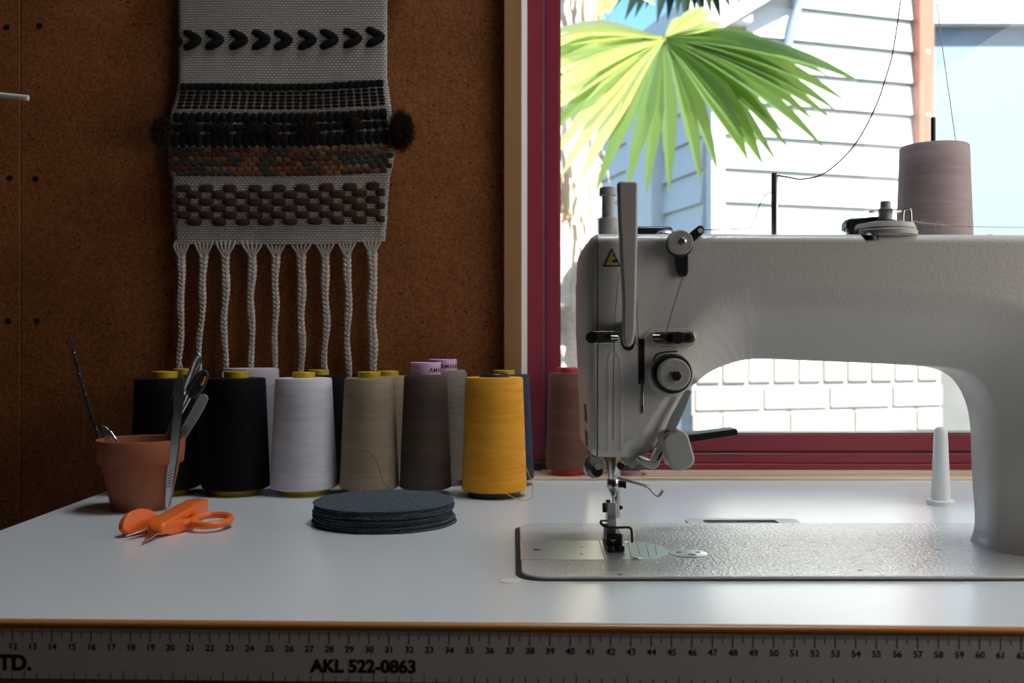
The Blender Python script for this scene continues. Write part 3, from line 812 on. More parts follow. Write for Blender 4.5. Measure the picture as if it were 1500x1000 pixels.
# lever plate, lifter block and dark hand lever at the lower right of the head
pl = MB().prism([xz(*p, 62.2) for p in ((1003, 574), (1008, 570), (1013, 573), (1003, 600), (986, 636), (972, 662), (964, 676), (955, 672), (965, 652), (982, 612), (995, 588))], 62.0, 62.5).build('lifter_strip', MAT['plate'], mc, bevel=0.04)
MB().prism([xz(*p, 62.2) for p in ((934, 670), (946, 673), (958, 678), (966, 660), (972, 662), (964, 683), (957, 687), (944, 683), (934, 676))], 62.0, 64.2).build('lifter_bracket', MAT['whiteplastic'], mc, bevel=0.05)
blk = []
for a, b in rrect(-19, 19, -28.5, 28.5, 14, 7):
    an = math.radians(-16)
    blk.append(xz(992.5 + a * math.cos(an) - b * math.sin(an), 658.5 + a * math.sin(an) + b * math.cos(an), 61))
MB().prism(blk, 60.4, 63.0).build('lifter_block', MAT['plastic'], mc, bevel=0.12, bseg=2)
MB().prism([xz(*p, 61.3) for p in ((974, 633), (979, 629), (982, 634), (976, 645), (972, 642))], 61.2, 62.0).build('lifter_pin', MAT['dark'], mc, bevel=0.03)
hl = [at(1004, 641, 74.5), at(1040, 636, 74.5), at(1076, 631, 74.5)]
MB().prism([xz(*p, 74) for p in ((985, 637), (1010, 634), (1074, 626), (1077, 628), (1078, 636), (1060, 639), (1012, 646), (985, 650))], 73.2, 74.8).build('hand_lifter', MAT['dark'], mc, bevel=0.1)
MB().box(at(968, 0, 73.5)[0], at(990, 0, 73.5)[0], 71.5, 74.4, at(0, 655, 73.5)[2], at(0, 630, 73.5)[2]).build('lifter_pivot', MAT['dark'], mc, bevel=0.1)

# needle bar, presser bar, foot
NX, NY = at(898.5, 0, YC)[0], YC
MB().lathe([(0, 0), (0.44, 0), (0.44, 0.95), (0, 0.95)], (NX, NY, 6.0), seg=24).build('bar_bushing', MAT['brass'], mc)
MB().lathe([(0, 0), (0.33, 0.0), (0.36, 0.1), (0.36, 1.5), (0, 1.5)], (NX, NY, 4.55), seg=24).build('needle_bar', MAT['steel'], mc)
z1 = at(0, 702, YC)[2]; z2 = at(0, 716, YC)[2]; z3 = at(0, 727, YC)[2]
nc = MB().lathe([(0, z3 - z1), (0.17, z3 - z1), (0.2, z3 - z1 + 0.2), (0.40, z2 - z1), (0.42, z2 - z1 + 0.2), (0.42, -0.02), (0.38, 0.05), (0, 0.05)], (NX, NY, z1), seg=24).build('needle_clamp', MAT['steel'], mc)
disc('clamp_screw', 898.5, 716, 0.14, NY - 0.48, NY - 0.36, MAT['satin'], 12, parent=nc)
for py in (706, 711):
    MB().lathe([(0, 0), (0.12, 0), (0.12, 0.35), (0.18, 0.35), (0.18, 0.5), (0, 0.5)], (NX + 0.35, NY - 0.1, at(0, py, YC)[2]), (1, -0.1, 0), 10).build('set_screw', MAT['black'], nc)
MB().lathe([(0, 0.5), (0.035, 0.55), (0.06, 1.2), (0.08, z3 + 0.1), (0, z3 + 0.1)], (NX, NY, 0), seg=8).build('needle', MAT['steel'], mc)
PB = NY + 1.0; PX = at(903, 0, PB)[0]
MB().lathe([(0, at(0, 757, PB)[2]), (0.27, at(0, 757, PB)[2]), (0.27, 7.0), (0, 7.0)], (PX, PB, 0), seg=20).build('presser_bar', MAT['steel'], mc)
zt = at(0, 735, YC)[2]; zb = at(0, 781, YC)[2]; zk = at(0, 789, YC)[2]
x0, x1 = at(888.5, 0, YC)[0], at(902.5, 0, YC)[0]
sh = MB().prism([(x0, zt), (x1, zt), (x1, zb + 0.2), (x1 + 0.08, zb - 0.15), (x1 + 0.12, zk - 0.25), (x0 + 0.25, zk - 0.25), (x0 + 0.22, zb), (x0 + 0.12, zb + 0.2), (x0 + 0.02, zb + 0.8)], NY - 0.35, NY + 1.0).build('foot_shank', MAT['satin'], mc, bevel=0.05)
MB().lathe([(0, 0), (0.32, 0), (0.34, 0.1), (0.32, 0.25), (0, 0.25)], (x0 - 0.02, NY - 0.05, at(0, 743, YC)[2]), (-1, 0, 0), 14).build('shank_screw', MAT['black'], sh)
MB().lathe([(0, 0), (0.14, 0), (0.15, 0.12), (0, 0.2)], (PX + 0.25, PB - 0.05, at(0, 743, PB)[2]), (1, 0, 0), 12).build('bar_screw', MAT['black'], mc)
MB().tube([at(888, 733.5, YC), at(894, 733.5, YC)], 0.09, 8).build('shank_pin', MAT['dark'], sh)
fx0, fx1 = at(887.5, 0, 66.6)[0], at(911, 0, 66.6)[0]
ft = MB()
ft.box(fx0, fx1, 66.0, 68.6, 0.55, 1.35)
foot = ft.build('presser_foot', MAT['dark'], mc, bevel=0.12)
mid = (fx0 + fx1) / 2
for a, b in ((fx0 - 0.02, mid - 0.13), (mid + 0.13, fx1 + 0.02)):
    pr = [(65.0, 0.46), (65.15, 0.72), (65.8, 0.58), (68.8, 0.55), (68.8, 0.30), (65.6, 0.30), (65.15, 0.34)]
    m_ = MB(); k = len(pr)
    m_.add([(a, y, z) for y, z in pr] + [(b, y, z) for y, z in pr], [tuple(range(k)), tuple(range(2 * k - 1, k - 1, -1))] + [(i, i + k, (i + 1) % k + k, (i + 1) % k) for i in range(k)])
    m_.build('toe', MAT['dark'], foot, bevel=0.04)
MB().lathe([(0, 0), (0.2, 0), (0.18, 0.1), (0, 0.15)], (mid - 0.15, 65.98, 0.95), (0, -1, 0), 12).build('foot_screw', MAT['steel'], foot)
# black wire finger guard
gw = MB()
for dz, dy in ((0.0, -0.45), (0.13, -0.15)):
    gw.tube(spline([at(879.5, 764, 65.9 + dy), at(882, 768, 65.7 + dy), at(889, 771.5, 65.5 + dy), at(905, 772.5, 65.5 + dy), at(919, 772, 65.5 + dy), at(924, 774, 65.6 + dy), at(925.5, 780, 65.7 + dy), at(926, 794, 65.9 + dy)], 6), 0.085, 8)
gw.tube([at(880, 762.5, 66.4), at(890, 762.5, 66.8)], 0.07, 8).tube([at(882, 768, 66.2), at(890, 768, 66.8)], 0.07, 8)
gw.build('finger_guard', MAT['black'], mc)
# hooked thread wire
MB().tube(spline([at(905, 700, 66.8), at(914, 702.5, 66.5), at(940, 709.5, 66), at(951, 714, 66), at(957, 720.5, 66), at(962, 725.5, 66), at(966, 725.5, 66), at(969, 722, 66), at(971.5, 717.5, 66)], 6), 0.095, 8).build('thread_hook', MAT['satin'], mc)
# parts under the head
MB().lathe([(0, 0), (0.78, 0), (0.78, 0.14), (0.7, 0.22), (0, 0.22)], (at(871, 0, 65)[0], 65.2, at(0, 683, 65)[2]), (0.25, -1, 0), 28).build('bobbin_tension_disc', MAT['satin'], mc)
disc('thumb_screw', 874.5, 689.5, 0.36, 63.8, 64.5, MAT['black'], 20)
u = MB().box(at(867, 0, 63.5)[0], at(885, 0, 63.5)[0], 63.2, 65.4, at(0, 681, 63.5)[2], at(0, 668, 63.5)[2])
u.build('guide_block', MAT['plastic'], mc, bevel=0.06)
disc('block_pin', 876, 682, 0.24, 63.0, 63.6, MAT['plastic'], 14)
MB().box(at(914, 0, 63.5)[0], at(934, 0, 63.5)[0], 63.2, 65.6, at(0, 680, 63.5)[2], at(0, 668, 63.5)[2]).build('guide_block', MAT['plastic'], mc, bevel=0.06)
disc('block_pin', 926, 680, 0.22, 63.0, 63.6, MAT['plastic'], 14)
disc('collar_nut', 909, 682, 0.26, 65.6, 66.2, MAT['dark'], 14)
# needle thread down the face
def thread(name, pts, r, m, parent=None, n=8):
    return MB().tube(spline(pts, n), r, 6).build(name, m, parent)
thread('needle_thread', [at(1001, 402, 61.6), at(986, 450, 61.6), at(976, 486, 61.6)], 0.022, MAT['yarnbrown'], mc, 3)
thread('needle_thread', [at(941, 560, 61.7), at(934, 480, 61.8), at(932, 440, 61.9)], 0.018, MAT['yarnbrown'], mc, 3)
thread('needle_thread', [at(900, 494, 61.5), at(898.5, 560, 61.9), at(898, 640, 61.9), at(898, 690, 66.5), at(898.5, 735, 66.8)], 0.022, MAT['yarnbrown'], mc, 6)
thread('needle_thread', [at(906, 400, 61.6), at(902, 450, 61.6), at(899, 490, 61.5)], 0.018, MAT['yarnbrown'], mc, 3)

# top of the arm: thread pin, bobbin winder, screw caps
c = at(1135, 0, 66)
MB().lathe([(0, 0), (0.23, 0), (0.23, 4.35), (0.18, 4.42), (0, 4.42)], (c[0], 66, 20.85), seg=20).build('thread_pin', MAT['satin'], mc)
wc = at(1296, 0, 63.6); wy = 63.6
MB().lathe([(0, 0), (1.7, 0), (1.98, 0.12), (1.98, 0.38), (1.86, 0.46), (1.9, 0.56), (1.75, 0.86), (1.2, 0.95), (0, 0.95)], (wc[0], wy, 20.72), seg=40).build('bobbin_winder_base', MAT['plastic'], mc)
st = MB().lathe([(0, 0), (0.6, 0), (0.6, 0.1), (0.42, 0.14), (0.42, 0.9), (0.33, 0.95), (0.33, 1.35), (0.28, 1.4), (0, 1.4)], (wc[0] + 0.05, wy, 21.66), seg=24).build('winder_spindle', MAT['plastic'], mc)
MB().lathe([(0, 0), (1.02, 0.02), (1.02, 0.07), (0, 0.09)], (wc[0] + 0.02, wy, 22.35), seg=32).build('bobbin_flange', MAT['clear'], mc)
MB().lathe([(0, 0), (1.05, 0.0), (1.05, 0.06), (0, 0.08)], (wc[0] + 0.02, wy, 21.72), seg=32).build('bobbin_flange', MAT['clear'], mc)
MB().tube(spline([at(1323, 325, 63.6), at(1323.5, 311, 63.6), at(1326, 306, 63.6), at(1330, 305.5, 63.6), at(1334, 308, 63.6), at(1335, 325, 63.6)], 5), 0.06, 8).build('winder_wire', MAT['steel'], mc)
MB().prism([xz(*p, 64.6) for p in ((1237, 336), (1238, 325), (1243, 320.5), (1288, 317.5), (1291, 324), (1291, 345), (1255, 345))], 64.2, 65.4).build('winder_lever', MAT['dark'], mc, bevel=0.12)
MB().lathe([(0, 0), (0.42, 0), (0.42, 0.08), (0.33, 0.13), (0.33, 0.2), (0.42, 0.25), (0.36, 0.4), (0, 0.45)], (at(1248, 0, 63.4)[0], 63.4, 20.85), seg=20).build('winder_nut', MAT['steel'], mc)
MB().lathe([(0.0, -0.2), (0.62, -0.2), (0.58, 0.12), (0.35, 0.34), (0, 0.42)], (at(1273, 0, 62.6)[0], 62.6, 20.62), seg=24).build('winder_cap', MAT['dark'], mc)
for px in (1419, 1449):
    MB().lathe([(0.0, -0.1), (0.42, -0.1), (0.36, 0.14), (0.2, 0.22), (0, 0.25)], (at(px, 0, 65)[0], 65, 20.84), seg=20).build('screw_cap', MAT['dark'], mc)

# ------------------------------------------------------------------ cones of thread
CONES = 'cones of sewing thread'
def cone(px, d, rb, rt, ztop, th, plug, pr, ph, label, zbase=0.0, brad=None, text=False, pxshift=0.0, shoulder=0.12, bulge=0.0):
    x = at(px, 0, d)[0]
    t = thing('thread_cone', (x, d, zbase), label, 'thread cone', CONES)
    zb = zbase + 0.55
    n = 7
    prof = [(0, zb), (rb - 0.18, zb), (rb, zb + 0.15)]
    for k in range(1, n):
        q = k / n
        prof.append((rb + (rt - rb) * q + bulge * math.sin(PI * q), zb + 0.15 + (ztop - zb - 0.15 - shoulder) * q))
    prof += [(rt, ztop - shoulder), (rt - shoulder * 0.6, ztop - 0.02), (rt - shoulder * 1.4, ztop), (0, ztop)]
    MB().lathe(prof, (x, d, 0), seg=56).build('wound_thread', th, t)
    br = brad or rb * 0.72
    MB().lathe([(0, 0), (br, 0), (br, 0.1), (br - 0.06, 0.14), (br - 0.06, 0.6), (0, 0.6)], (x, d, zbase), seg=40).build('core_foot', plug, t)
    if ph > 0:
        px_ = x + pxshift
        tipz = ztop + ph
        c_ = MB().lathe([(pr * 0.98, ztop - 0.3), (pr, ztop - 0.1), (pr, tipz - 0.05), (pr - 0.05, tipz), (pr - 0.18, tipz), (pr - 0.18, tipz - 0.3), (0, tipz - 0.3)], (px_, d, 0), seg=36).build('core_tip', plug, t)
        if text:
            m_ = MB()
            for body, size, a0, zz, bold in text:
                vs, fs = text_geo(body, size, bold, 'LEFT')
                m_.add([(px_ + (pr + 0.008) * math.sin(a0 + a / pr), d - (pr + 0.008) * math.cos(a0 + a / pr), zz + b) for a, b in vs], fs)
            m_.build('lettering', MAT['ink'], c_, smooth=False)
    return t, x
FR, BR = 92.6, 98.9
cone(242, FR, 3.05, 2.72, 10.72, TH['black'], MAT['yellowplug'], 1.12, 0.62, 'black thread cone with yellow core, standing directly behind the terracotta pot')
cone(346, FR, 3.08, 2.68, 10.72, TH['black'], MAT['yellowplug'], 1.12, 0.62, 'black thread cone with yellow core between terracotta pot and white cone')
cone(445, FR, 3.08, 2.58, 10.72, TH['white'], MAT['yellowplug'], 1.03, 0.55, 'cool white thread cone with yellow core and foot')
cone(541, FR, 2.75, 2.28, 10.72, TH['tan'], MAT['yellowplug'], 1.07, 0.58, 'beige tan thread cone with yellow core in the front row, behind the felt circles')
txt = [('AMANN', 0.62, 0.30, 11.25, 0.012), ('Col. 830', 0.24, -0.95, 11.62, 0.0)]
cone(623.5, FR, 2.42, 2.0, 11.05, TH['taupe'], MAT['pinkplug'], 1.42, 1.12, 'dark taupe thread cone with printed pink core in the front row', text=txt, shoulder=0.3, brad=1.7)
t_, yx = cone(724, 91.2, 2.98, 2.62, 10.85, TH['yellow'], MAT['blackplug'], 1.42, 0.30, 'golden yellow thread cone with black core and a loose looping thread end', brad=2.45)
MB().tube(spline([at(742, 674, 88.4), at(757, 677, 88.35), at(769, 684, 88.6), at(775, 695, 88.8), at(779.5, 708, 88.6), at(780.5, 718, 88.4), at(779, 727, 88.2), at(774, 731.5, 88.2), at(767, 732.6, dtab(732.6, 0.05)), at(759, 731, 88), at(750, 727, 88), at(736, 720, 88.05), at(718, 714, 88.1)], 6), 0.035, 6).build('loose_thread', TH['yellow'], t_)
cone(270, BR, 2.85, 2.6, 10.85, TH['black'], MAT['yellowplug'], 1.05, 0.55, 'black thread cone with yellow core against the wall, behind the scissors')
cone(370, BR, 2.8, 2.55, 11.45, TH['lilac'], MAT['yellowplug'], 0.9, 0.0, 'pale lilac thread cone against the wall behind a black cone, no core tip showing')
cone(467, BR, 2.85, 2.5, 10.8, TH['black'], MAT['yellowplug'], 1.0, 0.5, 'black thread cone against the wall, between the white and the tan cones')
cone(564, BR, 2.75, 2.35, 10.7, TH['tan'], MAT['yellowplug'], 1.05, 0.5, 'tan thread cone with yellow core against the wall, behind the front tan cone', pxshift=0.3)
txt2 = [('AMANN', 0.62, -0.10, 11.45, 0.012)]
cone(652, BR, 2.55, 2.15, 11.3, TH['grey'], MAT['pinkplug'], 1.42, 1.05, 'grey taupe thread cone with pink core against the wall, behind the dark taupe cone', text=txt2, shoulder=0.35, brad=1.7, pxshift=-0.25)
cone(741, BR - 0.3, 2.8, 2.3, 10.85, TH['navy'], MAT['yellowplug'], 1.05, 0.42, 'navy blue thread cone with yellow core behind the golden yellow cone', pxshift=-0.2)
cone(831, 103.9, 2.26, 1.95, 10.85, TH['brown'], MAT['redplug'], 1.15, 0.55, 'brown thread cone with red core standing on the window sill', zbase=0.3, brad=1.75, shoulder=0.2)
cone(921, 103.9, 2.0, 1.7, 8.9, TH['taupe'], MAT['pinkplug'], 1.2, 0.8, 'thread cone with pink core on the window sill, hidden behind the machine head', zbase=0.3, brad=1.3)

# stray hair of thread on the front tan cone is part of that cone
tan_root = [o for o in COL.objects if o.get('label', '').startswith('beige tan')][0]
MB().tube(spline([at(526, 660, 89.9), at(540, 662, 89.75), at(551, 675, 89.75), at(558, 695, 89.75), at(562, 708, 89.75), at(571, 714, 89.9)], 5), 0.02, 5).build('loose_thread', MAT['yarnbrown'], tan_root)

# ------------------------------------------------------------------ thread stand with the mauve cone behind the arm
SY = 88.0
cx_ = at(1368.5, 0, SY)[0]
SHZ = 21.6
ts = thing('thread_stand', (54, SY, 0.0), 'dark metal thread stand with a spool pin, standing on the table behind the machine', 'thread stand')
MB().lathe([(0, 0), (3.6, 0), (3.6, 0.4), (1.2, 0.9), (0, 0.9)], (54, SY, 0), seg=32).build('base', MAT['dark'], ts)
MB().tube([(54, SY, 0.8), (54, SY, 52)], 0.55, 14).build('pole', MAT['satin'], ts)
MB().tube([(54, SY, SHZ - 0.9), (cx_, SY, SHZ - 0.9)], 0.45, 12).build('spool_arm', MAT['dark'], ts)
MB().lathe([(0, 0), (3.0, 0), (3.2, 0.2), (3.2, 0.5), (0, 0.5)], (cx_, SY, SHZ - 0.5), seg=36).build('spool_disc', MAT['blackplug'], ts)
px_ = at(1367, 0, SY)[0]
MB().lathe([(0, 0), (0.2, 0), (0.2, at(0, 173, SY)[2] - SHZ), (0.14, at(0, 172, SY)[2] - SHZ), (0, at(0, 171, SY)[2] - SHZ)], (px_, SY, SHZ), seg=14).build('spool_pin', MAT['black'], ts)
MB().tube([(54, SY, 49), (at(1372, 0, SY)[0], SY, 49)], 0.35, 10).build('guide_arm', MAT['dark'], ts)
mauve = thing('thread_cone', (cx_, SY, SHZ), 'large mauve grey thread cone on the black pin of the thread stand', 'thread cone', CONES)
zt_ = at(0, 214, SY)[2]
rb_, rt_ = 53.5 * SY / FPX, 48 * SY / FPX
MB().lathe([(0.3, SHZ), (rb_ - 0.2, SHZ), (rb_, SHZ + 0.2), (rb_ - 0.1, 24.5), (rt_ + 0.06, 29), (rt_, zt_ - 0.18), (rt_ - 0.12, zt_ - 0.03), (rt_ - 0.4, zt_), (0.3, zt_), (0.3, SHZ)], (cx_, SY, 0), seg=64).build('wound_thread', TH['mauve'], mauve)
grey_thread = MAT['fluff']
tag(thread('sewing_thread', [at(1372, 5, SY), at(1375, 25, SY), at(1382, 80, SY), at(1392, 150, SY), at(1399, 200, SY), at(1402, 213.5, SY - 1.5)], 0.04, MAT['plastic']), 'fine pale thread rising from the large mauve cone to the guide arm', 'thread')
tag(thread('sewing_thread', [(at(1330, 0, 86)[0], 86, 48.6), at(1322, -20, 85), at(1309, 70, 82), at(1297, 115, 79), at(1281, 160, 77), at(1252, 212, 74), at(1212, 251, 70), at(1178, 262, 67), at(1155, 259.5, 66), at(1139, 257, 65.8)], 0.05, grey_thread), 'dark thread sagging in a curve to the upright steel thread pin', 'thread')
tag(thread('sewing_thread', [at(1132, 281, 65.8), at(1121, 286, 65.5), at(1112, 302, 65), at(1103, 327, 64), at(1096, 334, 63.4), at(1060, 336, 62.6), at(1030, 336.5, 62.0), at(1020, 336, 61.7)], 0.03, grey_thread), 'thin thread looping down from the steel pin along the arm', 'thread')
hair = MB()
base = spline([at(1335, 324, 63.6), at(1362, 327.5, 63.6), at(1395, 330.5, 63.7), at(1425, 331.6, 63.8), at(1520, 333, 64), (46, 64.2, 21.6)], 8)
hair.tube(base, [0.05 if i < 24 else 0.022 for i in range(len(base))], 6)
for i in range(26):
    p = base[random.randrange(2, 22)]
    hair.tube([p, p + Vector((random.uniform(-.1, .1), random.uniform(-.05, .05), random.uniform(-.16, .2))), p + Vector((random.uniform(-.25, .25), random.uniform(-.1, .1), random.uniform(-.3, .34)))], 0.012, 4)
tag(hair.build('bobbin_thread', MAT['braid']), 'fuzzy cream thread stretched from the bobbin winder along the arm', 'thread')

# ------------------------------------------------------------------ white tapered peg on the table
px, pd = at(1378, 0, 86.0)[0], 86.0
pg_ = thing('head_rest_peg', (px, pd, 0), 'white tapered plastic peg with a round flange, standing behind the machine bed', 'peg')
MB().lathe([(0, 0), (1.13, 0), (1.13, 0.38), (1.05, 0.45), (0.7, 0.45)], (px, pd, 0), seg=36).build('flange', MAT['whiteplastic'], pg_)
MB().lathe([(0.80, 0.4), (0.78, 1.2), (0.57, 6.0), (0.54, 6.35), (0.42, 6.62), (0.22, 6.74), (0, 6.78)], (px, pd, 0), seg=36).build('pin', MAT['whiteplastic'], pg_)

# ------------------------------------------------------------------ felt circles
FX, FYc = at(563, 0, 78.2)[0], 78.2
NF = 11; TF = 0.152
for i in range(NF):
    ox, oy = random.uniform(-0.13, 0.10), random.uniform(-0.1, 0.1)
    if i == 0: ox = 0.28
    if i == NF - 1: ox, oy = -0.05, 0.05
    r = 5.45 + random.uniform(-0.06, 0.04)
    ph = random.uniform(0, 6); n = 72
    wob = [r * (1 + 0.006 * math.sin(3 * a * 2 * PI / n + ph) + 0.004 * math.sin(11 * a * 2 * PI / n + ph * 2) + random.uniform(-0.002, 0.002)) for a in range(n)]
    m_ = MB(); vs = []; fs = []
    z0 = i * TF
    lift = [0.05 * max(0, math.sin(2 * a * 2 * PI / n + ph)) * (i / NF) for a in range(n)]
    for rr, zz in ((0.5, 0), (0.97, 0), (1.0, 0.03), (1.0, 0.115), (0.975, 0.14), (0.5, 0.14)):
        for a in range(n):
            q = wob[a] * rr
            vs.append((FX + ox + q * math.cos(2 * PI * a / n), FYc + oy + q * math.sin(2 * PI * a / n), z0 + zz + (0.0 if i == 0 else lift[a] * rr * 0.2)))
    for j in range(5):
        for a in range(n):
            b = (a + 1) % n
            fs.append((j * n + a, j * n + b, (j + 1) * n + b, (j + 1) * n + a))
    fs.append(tuple(range(n - 1, -1, -1))); fs.append(tuple(5 * n + a for a in range(n)))
    o = m_.add(vs, fs).build('felt_circle', MAT['felt'], angle=60)
    if i == NF - 1: tag(o, 'charcoal felt circle lying uppermost on the stack, its whole face showing', 'felt circle', 'stacked felt circles')
    elif i == 0: tag(o, 'charcoal felt circle at the bottom of the stack, jutting out towards the machine', 'felt circle', 'stacked felt circles')
    else:
        nth = ('second', 'third', 'fourth', 'fifth', 'sixth', 'seventh', 'eighth', 'ninth', 'tenth')[NF - 2 - i]
        tag(o, 'charcoal felt circle, %s from the top of the stack, only its edge showing' % nth, 'felt circle', 'stacked felt circles')

# ------------------------------------------------------------------ terracotta pot and its tools
PXc, PYc = at(206.5, 0, 84.2)[0], 84.2
pot = thing('terracotta_pot', (PXc, PYc, 0), 'small terracotta flower pot holding scissors and sewing tools', 'pot')
MB().lathe([(0, 0), (2.25, 0), (2.33, 0.08), (3.18, 3.95), (3.0, 3.95), (2.1, 0.35), (0, 0.35)], (PXc, PYc, 0), seg=56).build('body', MAT['terracotta'], pot)
MB().lathe([(3.05, 3.9), (3.42, 3.92), (3.46, 4.0), (3.6, 5.75), (3.55, 5.88), (3.4, 5.9), (3.3, 5.86), (3.15, 4.0), (3.05, 3.9)], (PXc, PYc, 0), seg=56).build('rim', MAT['terracotta'], pot)

lt = thing('loop_turner', at(157, 690, 86.5), 'twisted dark wire tool with a loop at its tip, leaning out of the pot', 'wire tool')
p0, p1 = Vector(at(164, 690, 86.5)), Vector(at(107.5, 513, 88.5))
m_ = MB(); N_ = 150
dirv = (p1 - p0); ax = dirv.normalized(); ux = ax.cross(Vector((0, 1, 0))).normalized(); vx = ax.cross(ux)
for s0 in (0, PI):
    pa = []
    for k in range(N_ + 1):
        q = k / N_; a = s0 + q * 2 * PI * 26
        bow = 0.35 * math.sin(PI * q)
        pa.append(p0 + dirv * q - ux * bow * -0.6 + (ux * math.cos(a) + vx * math.sin(a)) * 0.085)
    m_.tube(pa, 0.095, 6)
m_.build('twisted_wire', MAT['dark'], lt)
MB().tube(spline([p1, at(104.5, 510, 88.5), at(99.5, 503, 88.5), at(100, 496, 88.5), at(102.5, 492.5, 88.5), at(105, 498, 88.5), at(108, 504, 88.5), at(107.8, 512, 88.5)], 5), 0.06, 6).build('loop', MAT['dark'], lt)

ts2 = thing('thread_snip', at(158, 680, 84.5), 'small grey steel thread snip tucked in the pot beside the wire loop', 'snips')
MB().prism([xz(*p, 84.8) for p in ((149, 622.5), (156, 625), (162, 631), (165, 637), (160, 641), (168, 668), (160, 668), (153, 640))], 84.7, 84.9).build('blade', MAT['satin'], ts2, bevel=0.03)
MB().tube(spline([at(161.5, 632, 84.5), at(166, 639, 84.4), at(171, 647, 84.3), at(178, 665, 84.3)], 5), 0.12, 8, flat=0.6).build('spring_arm', MAT['steel'], ts2)

# scissors with a pale upright bow and a dark bow
sc1 = thing('scissors', at(235, 690, 85), 'steel scissors upright in the pot, one bow with a red inside', 'scissors')
bw = spline([at(264.5, 578, 85), at(272, 562, 84.9), at(279, 545, 84.8), at(286, 527, 84.7), at(290, 520, 84.7), at(292, 521, 84.8), at(291.5, 530, 85.6), at(286, 545, 86.2), at(277, 562, 86.2), at(268, 578, 85.8)], 6, True)
MB().tube(bw, 0.2, 10, closed=True).build('bow', MAT['satin'], sc1)
MB().tube(spline([at(277, 579, 86), at(275.5, 573, 86), at(281, 563, 86), at(290, 551, 86), at(297, 545, 86), at(302.5, 547, 86), at(301.5, 557, 86), at(295, 569, 86), at(286, 578, 86)], 6, True), 0.21, 10, closed=True).build('bow', MAT['dark'], sc1)
MB().tube(spline([at(295, 564, 85.9), at(299.5, 557, 85.9), at(300.5, 551, 85.9)], 4), 0.15, 8).build('bow_liner', MAT['orange'], sc1)
MB().tube([at(271, 577, 85.4), at(262, 600, 85.2), at(240, 652, 85), at(226, 690, 85)], [0.3, 0.26, 0.24, 0.16], 8, flat=0.5).build('blade', MAT['steel'], sc1)
MB().tube([at(279, 577, 86), at(262, 606, 85.8), at(246, 645, 85.4), at(234, 690, 85.3)], [0.22, 0.26, 0.26, 0.18], 8, flat=0.5).build('blade', MAT['steel'], sc1)
MB().tube(spline([at(258, 572, 85.6), at(252, 576, 85.6), at(249.5, 583, 85.6), at(251, 588, 85.6)], 4), 0.15, 8).build('finger_rest', MAT['dark'], sc1)

# flat steel gauge
fg = thing('seam_gauge', at(246, 690, 86), 'flat steel strip with a rounded end leaning out of the pot, behind the tweezers', 'metal strip')
g_ = [xz(*p, 86.5) for p in ((290.5, 581), (294, 577.5), (299, 577), (304, 580), (305.5, 584), (300, 596), (291, 612), (264, 655), (250, 690), (238, 690), (252, 650), (277, 607))]
MB().prism(g_, 86.42, 86.54).build('strip', MAT['plate'], fg, bevel=0.02)
for k in range(7):
    a = Vector(at(268 - k * 1.6, 624 + k * 2.8, 86.41)); b = Vector(at(276 - k * 1.6, 628 + k * 2.8, 86.41))
    MB().tube([a, b], 0.025, 4).build('ridge', MAT['dark'], fg)

# long tweezers standing in front of the pot, leaning on its rim
TWB = dtab(748, 0.0)
tw = thing('tweezers', at(243.5, 748, TWB), 'long grey steel tweezers standing on the table and leaning against the pot rim', 'tweezers')
def twarm(off, dd, m_, name):
    cen = [(265.5, 549, 3), (262.5, 556, 6.0), (261, 575, 7), (259.8, 608, 5.5), (255, 655, 6.2), (249, 700, 5), (244.8, 735, 2.6), (243.5, 748, 0.8)]
    L_ = []; R_ = []
    for k, (a, b, w_) in enumerate(cen):
        d = TWB + 0.1 - 0.6 * math.sin(PI * k / 7) + dd
        L_.append(at(a + off - w_, b, d)); R_.append(at(a + off + w_, b, d))
    n = len(cen); th_ = 0.09
    vs = L_ + R_ + [(p[0], p[1] + th_, p[2]) for p in L_] + [(p[0], p[1] + th_, p[2]) for p in R_]
    fs = []
    for k in range(n - 1):
        fs += [(k, n + k, n + k + 1, k + 1), (2 * n + k, 2 * n + k + 1, 3 * n + k + 1, 3 * n + k), (k, k + 1, 2 * n + k + 1, 2 * n + k), (n + k, 3 * n + k, 3 * n + k + 1, n + k + 1)]
    fs += [(0, 2 * n, 3 * n, n), (n - 1, 2 * n - 1, 4 * n - 1, 3 * n - 1)]
    return MB().add(vs, fs).build(name, m_, tw, angle=60)
twarm(0, 0, MAT['satin'], 'tweezer_arm')
twarm(1.2, 0.35, MAT['steel'], 'tweezer_arm')
for k in range(24):
    q = k / 24; py = 612 + q * 105; pxm = 259.6 - q * 12.6; hw = 4.6 - q * 1.6
    d = TWB - 0.46 + 0.1 * q
    MB().tube([at(pxm - hw, py + 1.5, d), at(pxm + hw, py - 1.5, d)], 0.03, 4).build('grip_ridge', MAT['dark'], tw)

